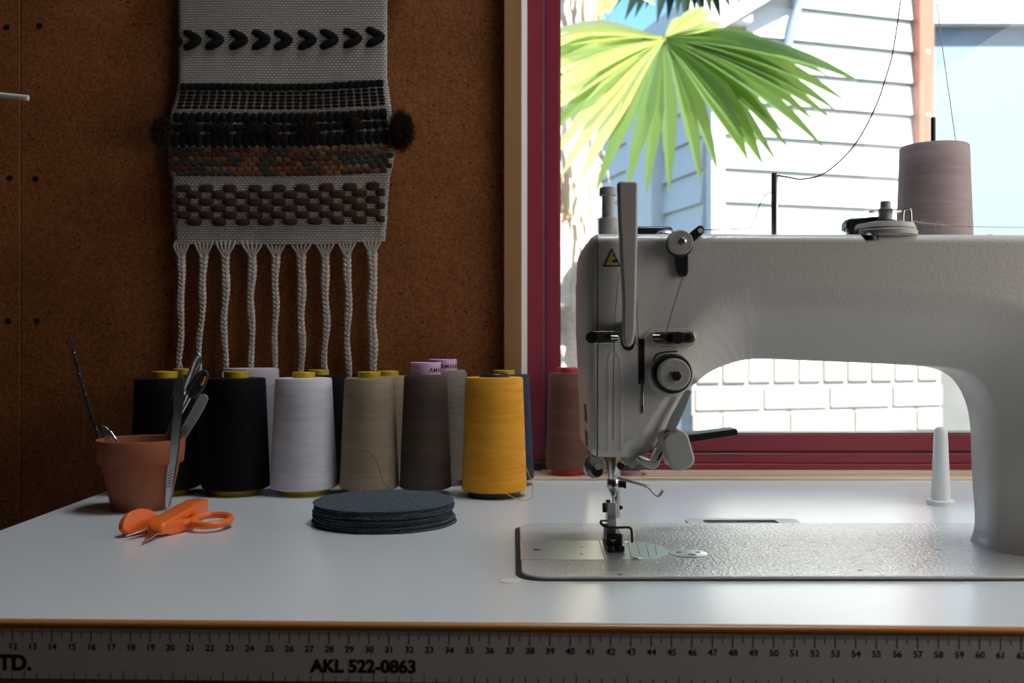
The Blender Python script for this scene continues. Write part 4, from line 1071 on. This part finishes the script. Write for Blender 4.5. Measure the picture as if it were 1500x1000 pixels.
# ------------------------------------------------------------------ orange thread snips
sn = thing('thread_snips', (-25.5, 75, 0), 'bright orange plastic snips with a finger ring and two short blades lying open', 'snips')
M_ = Matrix.Translation((-25.55, 76.6, 0.0)) @ Matrix.Rotation(math.radians(-1), 4, 'Z')
secs = [(-5.2, 0.34, 0.25, 0.80), (-4.9, 0.62, 0.16, 1.02), (-4.2, 0.78, 0.14, 1.15), (-2.0, 0.80, 0.16, 1.24), (1.5, 0.82, 0.18, 1.34), (3.6, 0.85, 0.2, 1.36), (4.3, 0.78, 0.22, 1.32), (4.6, 0.6, 0.3, 1.2)]
m_ = MB(); vs = []; fs = []; k = 0
for yy, hw, za, zb2 in secs:
    r = rrect(-hw, hw, za, zb2, min(0.2, hw * 0.5), 3)
    nn = len(r)
    vs += [M_ @ Vector((a, yy, b)) for a, b in r]
for j in range(len(secs) - 1):
    for a in range(nn):
        b = (a + 1) % nn
        fs.append((j * nn + a, j * nn + b, (j + 1) * nn + b, (j + 1) * nn + a))
fs.append(tuple(range(nn - 1, -1, -1))); fs.append(tuple((len(secs) - 1) * nn + a for a in range(nn)))
m_.add(vs, fs).build('handle', MAT['orange'], sn, angle=60)
rg = [Vector((-22.75 + 1.42 * math.cos(a), 75.2 + 1.75 * math.sin(a), 0.62 + 0.1 * math.sin(a))) for a in [2 * PI * k / 40 for k in range(40)]]
ring = MB().tube(rg, 0.27, 12, closed=True)
ring.tube(spline([(-24.95, 73.2, 0.62), (-24.5, 73.6, 0.62), (-24.05, 74.2, 0.62), (-23.9, 75.0, 0.62)], 4), [0.42] * 4 + [0.36] * 4 + [0.3] * 4 + [0.25], 10)
ring.tube(spline([(-25.0, 76.8, 0.65), (-24.4, 76.6, 0.65), (-23.8, 76.3, 0.66)], 4), [0.4] * 5 + [0.3] * 4, 10)
ring.build('finger_ring', MAT['orange'], sn, angle=80)
# thumb pads: rounded upright lobes either side of the blades
def lobe(x, y, rz_, r, h, th_, name, tilt=0):
    pr = [(r * math.cos(PI * k / 14), h * math.sin(PI * k / 14)) for k in range(15)]
    pr = [(a, b) for a, b in pr] + [(-r * 0.8, -h * 0.35), (0, -h * 0.5), (r * 0.8, -h * 0.35)]
    M2 = Matrix.Translation((x, y, 0.62)) @ Matrix.Rotation(rz_, 4, 'Z') @ Matrix.Rotation(tilt, 4, 'X')
    return MB().prism(pr, -th_ / 2, th_ / 2, M2).build(name, MAT['orange'], sn, bevel=0.1, bseg=3)
lobe(-27.3, 73.0, math.radians(63), 1.75, 1.2, 0.55, 'thumb_pad', math.radians(-14))
M2 = Matrix.Translation((-24.72, 72.9, 0.52)) @ Matrix.Rotation(math.radians(62), 4, 'Z')
MB().prism(circ(0, 0, 1.35, 24, 0.5), -0.2, 0.2, M2).build('thumb_pad', MAT['orange'], sn, bevel=0.12, bseg=3)
MB().tube(spline([(-26.9, 73.4, 0.45), (-26.4, 74.6, 0.5), (-25.9, 76.2, 0.5)], 4), 0.3, 10).build('lower_handle', MAT['orange'], sn)
def blade(pts, t_):
    m_ = MB(); n = len(pts)
    vs = [Vector(p) for p in pts] + [Vector(p) + Vector((0, 0, t_)) for p in pts]
    m_.add(vs, [tuple(range(n)), tuple(range(2 * n - 1, n - 1, -1))] + [(i, i + n, (i + 1) % n + n, (i + 1) % n) for i in range(n)])
    return m_.build('blade', MAT['steel'], sn, bevel=0.02, bseg=1)
blade([(-25.1, 72.4, 0.5), (-25.75, 72.3, 0.5), (-25.8, 70.4, 0.3), (-25.55, 68.7, 0.12), (-25.3, 70.2, 0.3)], 0.1)
bl = blade([(-25.6, 73.4, 0.62), (-26.6, 73.2, 0.6), (-27.0, 71.8, 0.45), (-27.3, 70.3, 0.3), (-26.7, 71.4, 0.4), (-26.0, 72.2, 0.5)], 0.1)
MB().lathe([(0, 0), (0.16, 0), (0.14, 0.06), (0, 0.08)], (-26.3, 73.0, 0.7), seg=12).build('rivet', MAT['dark'], bl)

# ------------------------------------------------------------------ steel rod at the left
rz = at(42, 143, 97)
rd = thing('wall_rod', (rz[0] - 14, WALL_Y, at(0, 136, 97)[2]), 'thin silver rod reaching in front of the hardboard wall', 'rod')
e0 = Vector(at(41.5, 143.5, 97)); e1 = Vector(at(-5, 138.5, 97)); far = e1 + (e1 - e0) * 3.0
MB().tube([e0, e1, far], 0.27, 12).build('rod', MAT['rodmetal'], rd)
MB().tube([far + Vector((0.2, 0, 0)), (far.x, WALL_Y - 0.1, far.z)], 0.27, 12).build('wall_stem', MAT['satin'], rd)
MB().lathe([(0, 0), (1.4, 0), (1.2, 0.3), (0, 0.35)], (far.x, WALL_Y, far.z), (0, -1, 0), 24).build('wall_plate', MAT['satin'], rd)

# ------------------------------------------------------------------ woven wall hanging
HY = 101.3
K = HY / FPX
hroot_p = at(410, 358, HY)
hg = thing('wall_hanging', hroot_p, 'handwoven cream and black wool wall hanging with braided tassels on the hardboard wall', 'wall hanging')
H0 = Vector(hroot_p)
edgeL = [(-60, 259), (0, 259), (120, 260), (135, 257), (150, 254), (168, 248), (200, 245), (235, 246), (256, 249), (262, 252), (300, 252), (330, 254), (360, 257)]
edgeR = [(-60, 567), (0, 567), (120, 567), (135, 569), (150, 571), (168, 573), (200, 576), (235, 577), (252, 574), (260, 571), (300, 567.5), (330, 566), (360, 563.5)]
def rise(px): return -6.0 * (max(0.0, (px - 400) / 170.0)) ** 2
def hx(py, q):
    l = np.interp(py, [a for a, _ in edgeL], [b for _, b in edgeL]); r = np.interp(py, [a for a, _ in edgeR], [b for _, b in edgeR])
    return l + (r - l) * q
def hp(px, py, out=0.0):
    """point on the face of the hanging"""
    wav = 0.10 * math.sin(px * 0.03 + py * 0.011) + 0.06 * math.sin(px * 0.011 - py * 0.02)
    p = at(px, py, HY)
    return Vector((p[0], HY + wav - out, p[2]))
m_ = MB(); NXc, NZc = 64, 90; vs = []; fs = []
for lay in (0, 0.34):
    for j in range(NZc + 1):
        py = -55 + (358 + 55) * j / NZc
        for i in range(NXc + 1):
            q = i / NXc
            px = hx(py, q)
            p = hp(px, py + (rise(px) * (py > 100)))
            edge = 0.12 if i in (0, NXc) else 0.0
            if i in (0, NXc): p.x += 0.03 * math.sin(j * 2.3)
            vs.append((p.x, p.y + (lay if lay else edge), p.z))
W_ = NXc + 1; L1 = W_ * (NZc + 1)
for j in range(NZc):
    for i in range(NXc):
        a = j * W_ + i
        fs.append((a, a + W_, a + W_ + 1, a + 1)); fs.append((L1 + a, L1 + a + 1, L1 + a + W_ + 1, L1 + a + W_))
    a = j * W_
    fs.append((a, L1 + a, L1 + a + W_, a + W_)); a += NXc; fs.append((a, a + W_, L1 + a + W_, L1 + a))
for i in range(NXc):
    a = NZc * W_ + i; fs.append((a, L1 + a, L1 + a + 1, a + 1))
m_.add(vs, fs).build('woven_cloth', MAT['wool'], hg, angle=80)
dz = hp(410, -50)
MB().tube([(hp(225, 0).x, HY + 0.1, dz.z), (hp(600, 0).x, HY + 0.1, dz.z)], 0.8, 16).build('dowel', MAT['trimwood'], hg)

def bead_proto(name, w_px, h_px, out, m, su=12, sv=7):
    b = MB().ellipsoid(H0, (w_px * K / 2, out, h_px * K / 2), su, sv, None, 0.62)
    return b.build(name, m, hg)
def scatter(name, m, w_px, h_px, out, spots, joined=False):
    if joined:
        b = MB()
        for px, py in spots: b.ellipsoid(hp(px, py), (w_px * K / 2, out, h_px * K / 2), 8, 6, None, 0.62)
        o = b.build(name, m, hg); o['kind'] = 'stuff'; return
    first = None
    for px, py in spots:
        if first is None:
            first = bead_proto(name, w_px, h_px, out, m); o = first
        else: o = place(first, hg)
        o.location = (hp(px, py) - H0) * 0.01
        o.scale = (random.uniform(.93, 1.06), 1, random.uniform(.92, 1.08))
def rows(y0, cols, q0=0.02, q1=0.98):
    out = []
    for c_ in range(cols):
        px = hx(y0, q0 + (q1 - q0) * (c_ + 0.5) / cols); out.append((px, y0 + rise(px)))
    return out
# chevrons
up = lo_ = None
for i, px in enumerate((282, 315, 350, 383, 415, 450, 483, 517, 550)):
    py = 58.5 + rise(px) * 0.7
    for sgn in (1, -1):
        M3 = Matrix.Rotation(sgn * math.radians(27), 4, 'Y')
        src_ = up if sgn == 1 else lo_
        if src_ is None:
            b = MB().ellipsoid(H0, (15.5 * K, 0.26, 6.2 * K), 10, 6, M3, 0.85)
            src_ = b.build('chevron_stitch', MAT['yarnblack'], hg)
            if sgn == 1: up = src_
            else: lo_ = src_
            o = src_
        else: o = place(src_, hg)
        o.location = (hp(px, py - sgn * 6.2, 0.02) - H0) * 0.01
scatter('chevron_stitch', MAT['yarnblack'], 10, 13, 0.2, [(262, 60)])
# black bars, fine stitched bands, dark band, coloured band, brown checks
scatter('black_stitch', MAT['yarnblack'], 12.2, 11, 0.24, rows(127.5, 28))
fine = []
for j in range(5): fine += rows(136.5 + j * 5.2, 27)
scatter('fine_stitches', MAT['yarnblack'], 9.6, 4.6, 0.14, fine, True)
for py, hh in ((172.5, 16), (187.5, 12), (205.5, 21)):
    scatter('dark_stitch', MAT['yarnblack'], 11.0, hh, 0.22, rows(py, 28))
cols_ = {k: [] for k in ('maroon_yarn', 'green_yarn', 'tan_yarn', 'rust_yarn')}
for j in range(6):
    py = 219.5 + j * 7.1
    for i, (px, y_) in enumerate(rows(py, 28, 0.0 if j % 2 else 0.018, 0.982 if j % 2 else 1.0)):
        u_ = math.sin(px * 0.023 + j * 1.9) + 0.5 * math.sin(px * 0.06 + j * 2.7)
        k = 'maroon_yarn' if u_ > 0.55 else 'tan_yarn' if u_ > 0.0 else 'green_yarn' if u_ > -0.75 else 'rust_yarn'
        if j == 1 and px < 330: k = 'maroon_yarn'
        if j == 3 and px < 330: k = 'green_yarn'
        if j == 0 and px > 420: k = 'tan_yarn'
        cols_[k].append((px, y_))
for k, sp_ in cols_.items():
    scatter(k.replace('_yarn', '_stitches'), MAT[k], 10.4, 7.4, 0.2, sp_, True)
A_ = (270, 303, 337, 374, 409, 444, 479, 513, 546); B_ = (256, 285, 321, 356, 391, 426, 462, 495, 527, 558)
chk = []
for j in range(6):
    for px in (A_ if j % 2 == 0 else B_):
        chk.append((px, 276 + j * 9.75 + rise(px) * 0.8))
scatter('brown_stitch', MAT['yarnbrown'], 21.5, 12.0, 0.3, [c_ for c_ in chk if 258 < c_[0] < 552])
scatter('brown_stitch', MAT['yarnbrown'], 12, 11.0, 0.3, [c_ for c_ in chk if not 258 < c_[0] < 552])
# loose warp loops between cloth and braids, nine braids
tops = (265, 298, 330, 369, 404, 441, 476, 508, 545); bots = (264, 292, 329, 367, 401, 441, 477, 511, 546.5)
wid_t = (6.5, 6.8, 7.0, 7.2, 6.6, 7.6, 7.0, 6.6, 7.4); wid_b = (4.2, 3.6, 4.2, 4.2, 4.0, 4.8, 4.6, 4.6, 6.6)
endy = (536, 541, 546, 541, 541, 548, 542, 552, 546)
for bi in range(9):
    tx, bx = tops[bi], bots[bi]
    b = MB(); NB = 110; turns = 8.5
    for s in range(3):
        pa = []; ra = []
        for k in range(NB + 1):
            q = k / NB
            py = 372 + (endy[bi] - 372) * q + (rise(tx) if bi > 6 else 0) * (1 - q)
            w_ = (wid_t[bi] + (wid_b[bi] - wid_t[bi]) * q ** 0.8) * (1 + 0.10 * math.sin(q * 17 + bi * 1.7))
            sway = 1.6 * math.sin(q * 5 + bi) * q + 1.3 * math.sin(q * 11 + bi * 2.3) * min(1, q * 3)
            px = tx + (bx - tx) * q + sway
            a = q * turns * 2 * PI + s * 2 * PI / 3
            p = Vector(at(px + w_ * 0.52 * math.sin(a), py, HY + 0.25))
            p.y += 0.16 * math.sin(2 * a) + 0.1
            pa.append(p); ra.append(w_ * 0.5 * K)
        b.tube(pa, ra, 7)
    for k in range(6):      # frayed end
        px, py = bx + random.uniform(-4, 4), endy[bi]
        b.tube(spline([at(bx, py - 6, HY + 0.3), at(px, py + 4, HY + 0.1), at(px + random.uniform(-6, 6), py + 12, HY + random.uniform(-.3, .4))], 4), 0.09, 5)
    tas = b.build('braided_tassel', MAT['braid'], hg, angle=80)
    b = MB()
    spread = (12, 13, 14, 15, 14, 15, 14, 13, 13)[bi]
    for k in range(5):
        q = k / 4 * 2 - 1
        xs = tx + q * spread; ys = 352 + (rise(tx))
        xs = max(258.5, min(562, xs))
        b.tube(spline([at(xs, ys, HY + 0.15), at(tx + q * spread * 0.8, ys + 9, HY + 0.1), at(tx + q * 5, ys + 20, HY + 0.2), at(tx + q * 3.2, ys + 34, HY + 0.25)], 4), 0.125, 6)
    b.build('warp_strands', MAT['braid'], tas)
# fleece tufts
def tuft(px, py, rx, rzz, out, n):
    b = MB(); c0 = hp(px, py, out * 0.3)
    for k in range(n):
        a, ph = random.uniform(0, 2 * PI), math.acos(random.uniform(-0.5, 1))
        dv = Vector((math.cos(a) * math.sin(ph), -math.cos(ph), math.sin(a) * math.sin(ph)))
        ln = random.uniform(0.35, 1.0) ** 0.7 * (1.15 if random.random() < 0.15 else 1.0)
        t_ = Vector((dv.x * rx * K * ln, dv.y * out * ln, dv.z * rzz * K * ln))
        s = Vector((random.uniform(-1, 1), random.uniform(-1, 1), random.uniform(-1, 1))).normalized() * 1.6
        sd = t_.cross(s).normalized() * 0.035
        st_ = c0 + t_ * random.uniform(0.0, 0.35)
        midp = c0 + t_ * 0.65 + s * 0.22
        tip = c0 + t_ + s * 0.12 + Vector((0, 0, -0.1))
        for p in (st_, midp, tip):
            if p.y > WALL_Y - 0.15: p.y = WALL_Y - 0.15
        b.add([st_ - sd, st_ + sd, midp + sd, midp - sd, tip], [(0, 1, 2, 3), (3, 2, 4)])
    b.ellipsoid(c0, (rx * K * 0.55, out * 0.4, rzz * K * 0.55), 10, 6)
    o = b.build('fleece_tuft', MAT['fluff'], hg, smooth=False)
    return o
for a in ((588, 192, 22, 34, 1.4, 4200), (240, 194, 18, 26, 1.4, 2600), (281, 189, 16, 13, 0.7, 1300), (325, 190, 18, 13, 0.7, 1500), (372, 190, 20, 13, 0.7, 1500), (400, 192, 13, 16, 0.7, 1000), (452, 188, 22, 14, 0.7, 1700), (517, 181, 13, 17, 0.8, 1300)):
    tuft(*a)

# ------------------------------------------------------------------ outside: neighbouring house
hs_ = thing('neighbour_house', (120, 402, -95), 'white weatherboard house with brick base, red corner post and white wall tinted pale blue as sky-lit shade outside the window', 'house')
C0 = Vector((77.6, 390, 0)); U = Vector((0.956, 0.292, 0)); Nn = Vector((0.292, -0.956, 0))
def hq(t, n, z): p = C0 + U * t + Nn * n; return (p.x, p.y, z)
def hbox(mb, t0, t1, n0, n1, z0, z1, zl=None):
    vs = [hq(t, n, z) for z in (z0, z1) for n in (n0, n1) for t in (t0, t1)]
    return mb.add(vs, [(0, 1, 3, 2), (4, 6, 7, 5), (0, 4, 5, 1), (2, 3, 7, 6), (0, 2, 6, 4), (1, 5, 7, 3)])
def board(mb, P, Q, Nv, z0, z1, th_b=2.4, th_t=0.8):
    """one lapped weatherboard from P to Q (xy), thicker at its foot"""
    vs = []
    for pt in (P, Q):
        for z, n in ((z0, 0), (z0, th_b), (z1, th_t), (z1, 0)):
            p = pt + Nv * n; vs.append((p.x, p.y, z))
    return mb.add(vs, [(0, 1, 2, 3), (7, 6, 5, 4), (0, 4, 5, 1), (1, 5, 6, 2), (2, 6, 7, 3), (3, 7, 4, 0)])
TE = 93.4
wb = MB()
# gable-shaped backing: roof line climbs to the right from the corner
def roofz(t): return 139.0 + max(0.0, t) * 0.62
vs = [hq(0, -12, -95), hq(TE + 12, -12, -95), hq(TE + 12, -12, roofz(TE + 12)), hq(0, -12, roofz(0)), hq(0, -0.1, -95), hq(TE + 12, -0.1, -95), hq(TE + 12, -0.1, roofz(TE + 12)), hq(0, -0.1, roofz(0))]
wb.add(vs, [(0, 3, 2, 1), (4, 5, 6, 7), (0, 1, 5, 4), (1, 2, 6, 5), (2, 3, 7, 6), (3, 0, 4, 7)])
front = wb.build('front_wall', MAT['siding'], hs_, smooth=False)
PB_ = 13.2; zb0 = 95.4 - PB_ * 7 + 13.2
z = zb0
board(MB(), C0, C0 + U * TE, Nn, 9.9, zb0 - 0.5).build('weatherboard', MAT['siding'], front, smooth=False)
while z < roofz(TE) - 2:
    t0 = max(0.0, (z + PB_ - 139.0) / 0.62) if z + PB_ > 139 else 0.0
    board(MB(), C0 + U * t0, C0 + U * TE, Nn, z, z + PB_ - 0.5).build('weatherboard', MAT['siding'], front, smooth=False)
    z += PB_
# brick base, right-hand end set proud of the boards
bt0, bt1 = -9.5, 106.0
BZ = 9.2
hbox(MB(), bt0, bt1, -6, 3.2, -95, BZ).build('brick_backing', MAT['mortar'], hs_, smooth=False)
bb = [o for o in COL.objects if o.name.startswith('brick_backing')][0]
hdr = str_ = None
def brick(t, z, wd, hh):
    m_ = MB(); hbox(m_, t, t + wd, 0, 4.5 + random.uniform(-0.12, 0.15), z, z + hh)
    return m_.build('brick', MAT['brick'], bb, smooth=False, bevel=0.7, bseg=2)
def course(zz, hh, j0, pitch, joint):
    t = j0
    while t > bt0: t -= pitch
    while t < bt1 - 3:
        a0 = max(t + joint / 2, bt0); a1 = min(t + pitch - joint / 2, bt1)
        if a1 - a0 > 2: brick(a0, zz, a1 - a0, hh)
        t += pitch
course(BZ - 11.2, 11.0, 3.0, 11.35, 1.2)
for r_ in range(6):
    course(BZ - 11.2 - 1.3 - (r_ + 1) * 9.9 + 0.6, 8.8, 21.2 if r_ % 2 == 0 else 3.0, 30.1, 1.3)
# red corner post with two fixings, grey plinth, white wall with sky-lit shade painted in as blue, white fascia
m_ = MB(); hbox(m_, TE, TE + 7.6, -3, 6, BZ + 0.1, 230)
post = m_.build('corner_post', MAT['redpost'], hs_, smooth=False, bevel=0.8)
for z in (134, 108, 70):
    p = hq(TE + 4.2, 6.05, z)
    MB().lathe([(0, 0), (0.9, 0), (0.7, 0.3), (0, 0.4)], p, tuple(Nn), 12).build('bolt', MAT['white'], post)
MB().box(168, 330, 462, 474, 2, 160).build('shade_blue_wall', MAT['skyshade'], hs_, smooth=False)
MB().box(162, 330, 456, 474, 160, 215).build('fascia', MAT['siding'], hs_, smooth=False)
MB().box(150, 330, 455, 474, -95, 1.8).build('plinth', MAT['concrete'], hs_, smooth=False)
# side wall in shade, going away to the left, with white corner boards
S0 = C0 + Vector((0, 0, 0)); SU = Vector((-0.255, 0.967, 0)); SN = Vector((-0.967, -0.255, 0))
side = MB()
for_v = []
for p in (S0 - SN * 8, S0 - SN * 0.1, S0 + SU * 190 - SN * 0.1, S0 + SU * 190 - SN * 8):
    for_v += [(p.x, p.y, -95), (p.x, p.y, 142)]
side.add(for_v, [(0, 1, 3, 2), (2, 3, 5, 4), (4, 5, 7, 6), (6, 7, 1, 0), (1, 7, 5, 3), (0, 2, 4, 6)])
sw = side.build('side_wall', MAT['siding'], hs_, smooth=False)
z = zb0 - 3 * PB_
while z < 140:
    board(MB(), S0 + SU * 190, S0 + SU * 4, SN, z, z + PB_ - 0.5).build('weatherboard', MAT['siding'], sw, smooth=False)
    z += PB_
m_ = MB(); hbox(m_, -1.2, 4.5, -0.5, 3.6, BZ + 0.1, 139)
m_.build('corner_board', MAT['siding'], hs_, smooth=False, bevel=0.3)
q0 = S0 + SU * 42; 
m_ = MB(); vs = []
for a, n in ((0, 0.0), (0, 7.0), (30, 7.0), (30, 0.0)):
    p = q0 + SU * a + SN * n; vs += [(p.x, p.y, -90), (p.x, p.y, 141)]
m_.add(vs, [(0, 2, 3, 1), (2, 4, 5, 3), (4, 6, 7, 5), (6, 0, 1, 7), (1, 3, 5, 7), (0, 6, 4, 2)])
m_.build('pilaster', MAT['siding'], hs_, smooth=False)
# roof edge: barge board up the gable, gutter along the side wall
m_ = MB(); vs = []
for t in (-8, TE + 12):
    for n, dz_ in ((10, -7), (10, 5), (-20, 5), (-20, -7)): vs.append(hq(t, n, 141.0 + t * 0.62 + dz_))
m_.add(vs, [(0, 1, 2, 3), (7, 6, 5, 4), (0, 4, 5, 1), (1, 5, 6, 2), (2, 6, 7, 3), (3, 7, 4, 0)])
m_.build('barge_board', MAT['siding'], hs_, smooth=False)
m_ = MB(); vs = []
for p in (S0 - SU * 8, S0 + SU * 195):
    for n, zz in ((13, 138), (13, 146), (-14, 150), (-14, 138)):
        r_ = p + SN * n; vs.append((r_.x, r_.y, zz))
m_.add(vs, [(0, 1, 2, 3), (7, 6, 5, 4), (0, 4, 5, 1), (1, 5, 6, 2), (2, 6, 7, 3), (3, 7, 4, 0)])
m_.build('gutter', MAT['siding'], hs_, smooth=False)
MB().tube(spline([Vector(hq(42, 7, 176)), Vector(hq(39, 6.5, 158)), Vector(hq(34, 5, 140)), Vector(hq(32, 4, 130))], 6), 1.7, 10, flat=0.8).build('drain_pipe', MAT['pipe'], hs_)
gnd = MB().box(-400, 600, WALL_Y + 14, 900, -100, -95).build('ground', MAT['concrete'], smooth=False); struct(gnd)

# ------------------------------------------------------------------ palm
pm = thing('palm_tree', (17, 300, -95), 'fan palm with a shaggy trunk and bright green fan leaves outside the window', 'palm tree')
tr = MB(); prof = []
for k in range(40):
    z = -95 + 245 * k / 39
    prof.append((9.6 + 1.3 * math.sin(k * 2.4) + 0.7 * math.sin(k * 5.1), z))
tr.lathe(prof, (17, 300, 0), seg=28)
tr.build('trunk', MAT['trunk'], pm)
sh_ = MB()
for k in range(420):
    a = random.uniform(0, 2 * PI); z = random.uniform(-60, 145); r = random.uniform(9, 10.5)
    ln = random.uniform(6, 17); sw_ = random.uniform(-0.5, 0.5); wd = random.uniform(0.3, 1.1)
    c_, s_2 = math.cos(a), math.sin(a)
    b0 = Vector((17 + r * c_, 300 + r * s_2, z)); b1 = b0 + Vector((c_ * 3.2 + sw_ * s_2 * 4, s_2 * 3.2 - sw_ * c_ * 4, -ln * 0.6)); b2 = b1 + Vector((c_ * 1.5, s_2 * 1.5, -ln * 0.5))
    tv = Vector((-s_2, c_, 0)) * wd
    sh_.add([b0 - tv, b0 + tv, b1 + tv * .7, b1 - tv * .7, b2], [(0, 1, 2, 3), (3, 2, 4)])
o = sh_.build('trunk_fibre', MAT['trunk'], pm, smooth=False); o['kind'] = 'stuff'
def leaflet(hub, tip, wmax, m, leaf, droop, fold=0.5, wbase=0.0):
    hub = Vector(hub); tip = Vector(tip); dv = tip - hub; L = dv.length
    view = Vector((0.1, -1, 0.25)).normalized()
    side_ = dv.cross(view).normalized(); nrm = side_.cross(dv).normalized()
    if nrm.y > 0: nrm = -nrm
    vs = []; fs = []; S = 10
    for k in range(S + 1):
        s = k / S
        if s < 0.5: w_ = wmax * (0.06 + 0.94 * (s / 0.5))
        else: w_ = wmax * (1 - ((s - 0.5) / 0.5) ** 1.7)
        w_ = max(w_, 0.05)
        c_ = hub + dv * s + Vector((0, 0, 1)) * droop * L * (4 * s * (1 - s)) * 0.5
        vs += [c_ - side_ * w_ + nrm * (w_ * fold), c_ - nrm * 0.02, c_ + side_ * w_ + nrm * (w_ * fold)]
    for k in range(S):
        a = 3 * k; fs += [(a, a + 1, a + 4, a + 3), (a + 1, a + 2, a + 5, a + 4)]
    return MB().add(vs, fs).build('leaflet', m, leaf, angle=25)
LD = 250.0
hub = Vector(at(973, 57, LD))
pet = MB().tube(spline([at(800, 75, 292), at(835, 55, 285), at(870, 46, 276), at(905, 47, 265), at(945, 53, 255), hub], 6), [0.9 - 0.012 * i for i in range(31)], 8)
leaf1 = pet.build('fan_leaf', MAT['petiole'], pm)
tips = [(792, 52, -6), (770, 78, -8), (757, 105, -10), (757, 135, -12), (765, 165, -14), (772, 192, -15), (786, 216, -15), (803, 240, -15), (820, 262, -14), (843, 276, -12), (870, 287, -10), (916, 285, -8),
        (946, 288, -5), (980, 284, -3), (1027, 270, 0), (1052, 254, 2), (1097, 238, 4), (1119, 244, 6), (1112, 220, 6), (1140, 241, 8), (1158, 222, 8), (1152, 202, 9), (1196, 181, 10), (1212, 222, 8), (1222, 178, 11), (1230, 166, 12), (1243, 151, 12), (1268, 124, 12), (1215, 112, 12), (1155, 78, 12), (1120, 62, 10), (1085, 52, 8), (1045, 18, 5), (1034, 10, 5), (1005, 25, 3), (1062, 35, 6)]
for i, (a, b, dd) in enumerate(tips):
    yel = (a < 905 and i % 4 != 2) or i > 30  # left leaflets: washed-out light put into the pale colour
    wmx = 2.15 if i < 30 else 1.8
    if a in (1097, 1119): wmx = 3.4
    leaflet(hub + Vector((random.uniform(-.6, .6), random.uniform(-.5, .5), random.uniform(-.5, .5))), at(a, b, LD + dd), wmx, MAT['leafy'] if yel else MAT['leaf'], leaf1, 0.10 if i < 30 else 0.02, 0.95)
# upper leaf: its silhouette shade against the sky is put into the dark colour
LD2 = 275.0
hub2 = Vector(at(1000, -150, LD2))
leaf2 = MB().tube(spline([at(812, -60, 296), at(880, -150, 290), at(950, -175, 280), hub2], 6), 0.8, 8).build('fan_leaf', MAT['petiole'], pm)
for a, b in ((862, 5), (880, 22), (898, 14), (915, 30), (930, 26), (946, 12), (962, 34), (978, 30), (992, 22), (1005, 40), (1018, 18), (1030, 34), (1042, 22), (1056, 30), (1070, 14), (1085, 8)):
    leaflet(hub2, at(a, b, LD2 + random.uniform(-4, 4)), 2.6, MAT['leafsil'], leaf2, 0.05, 0.4)
hub3 = Vector(at(905, -30, 262))
leaf3 = MB().tube(spline([at(815, -20, 294), at(860, -45, 280), hub3], 6), 0.7, 8).build('fan_leaf', MAT['petiole'], pm)
for a, b in ((868, 30), (878, 26), (950, -12), (960, 8), (890, 22)):
    leaflet(hub3, at(a, b, 258), 1.8, MAT['leafy'], leaf3, 0.05, 0.4)
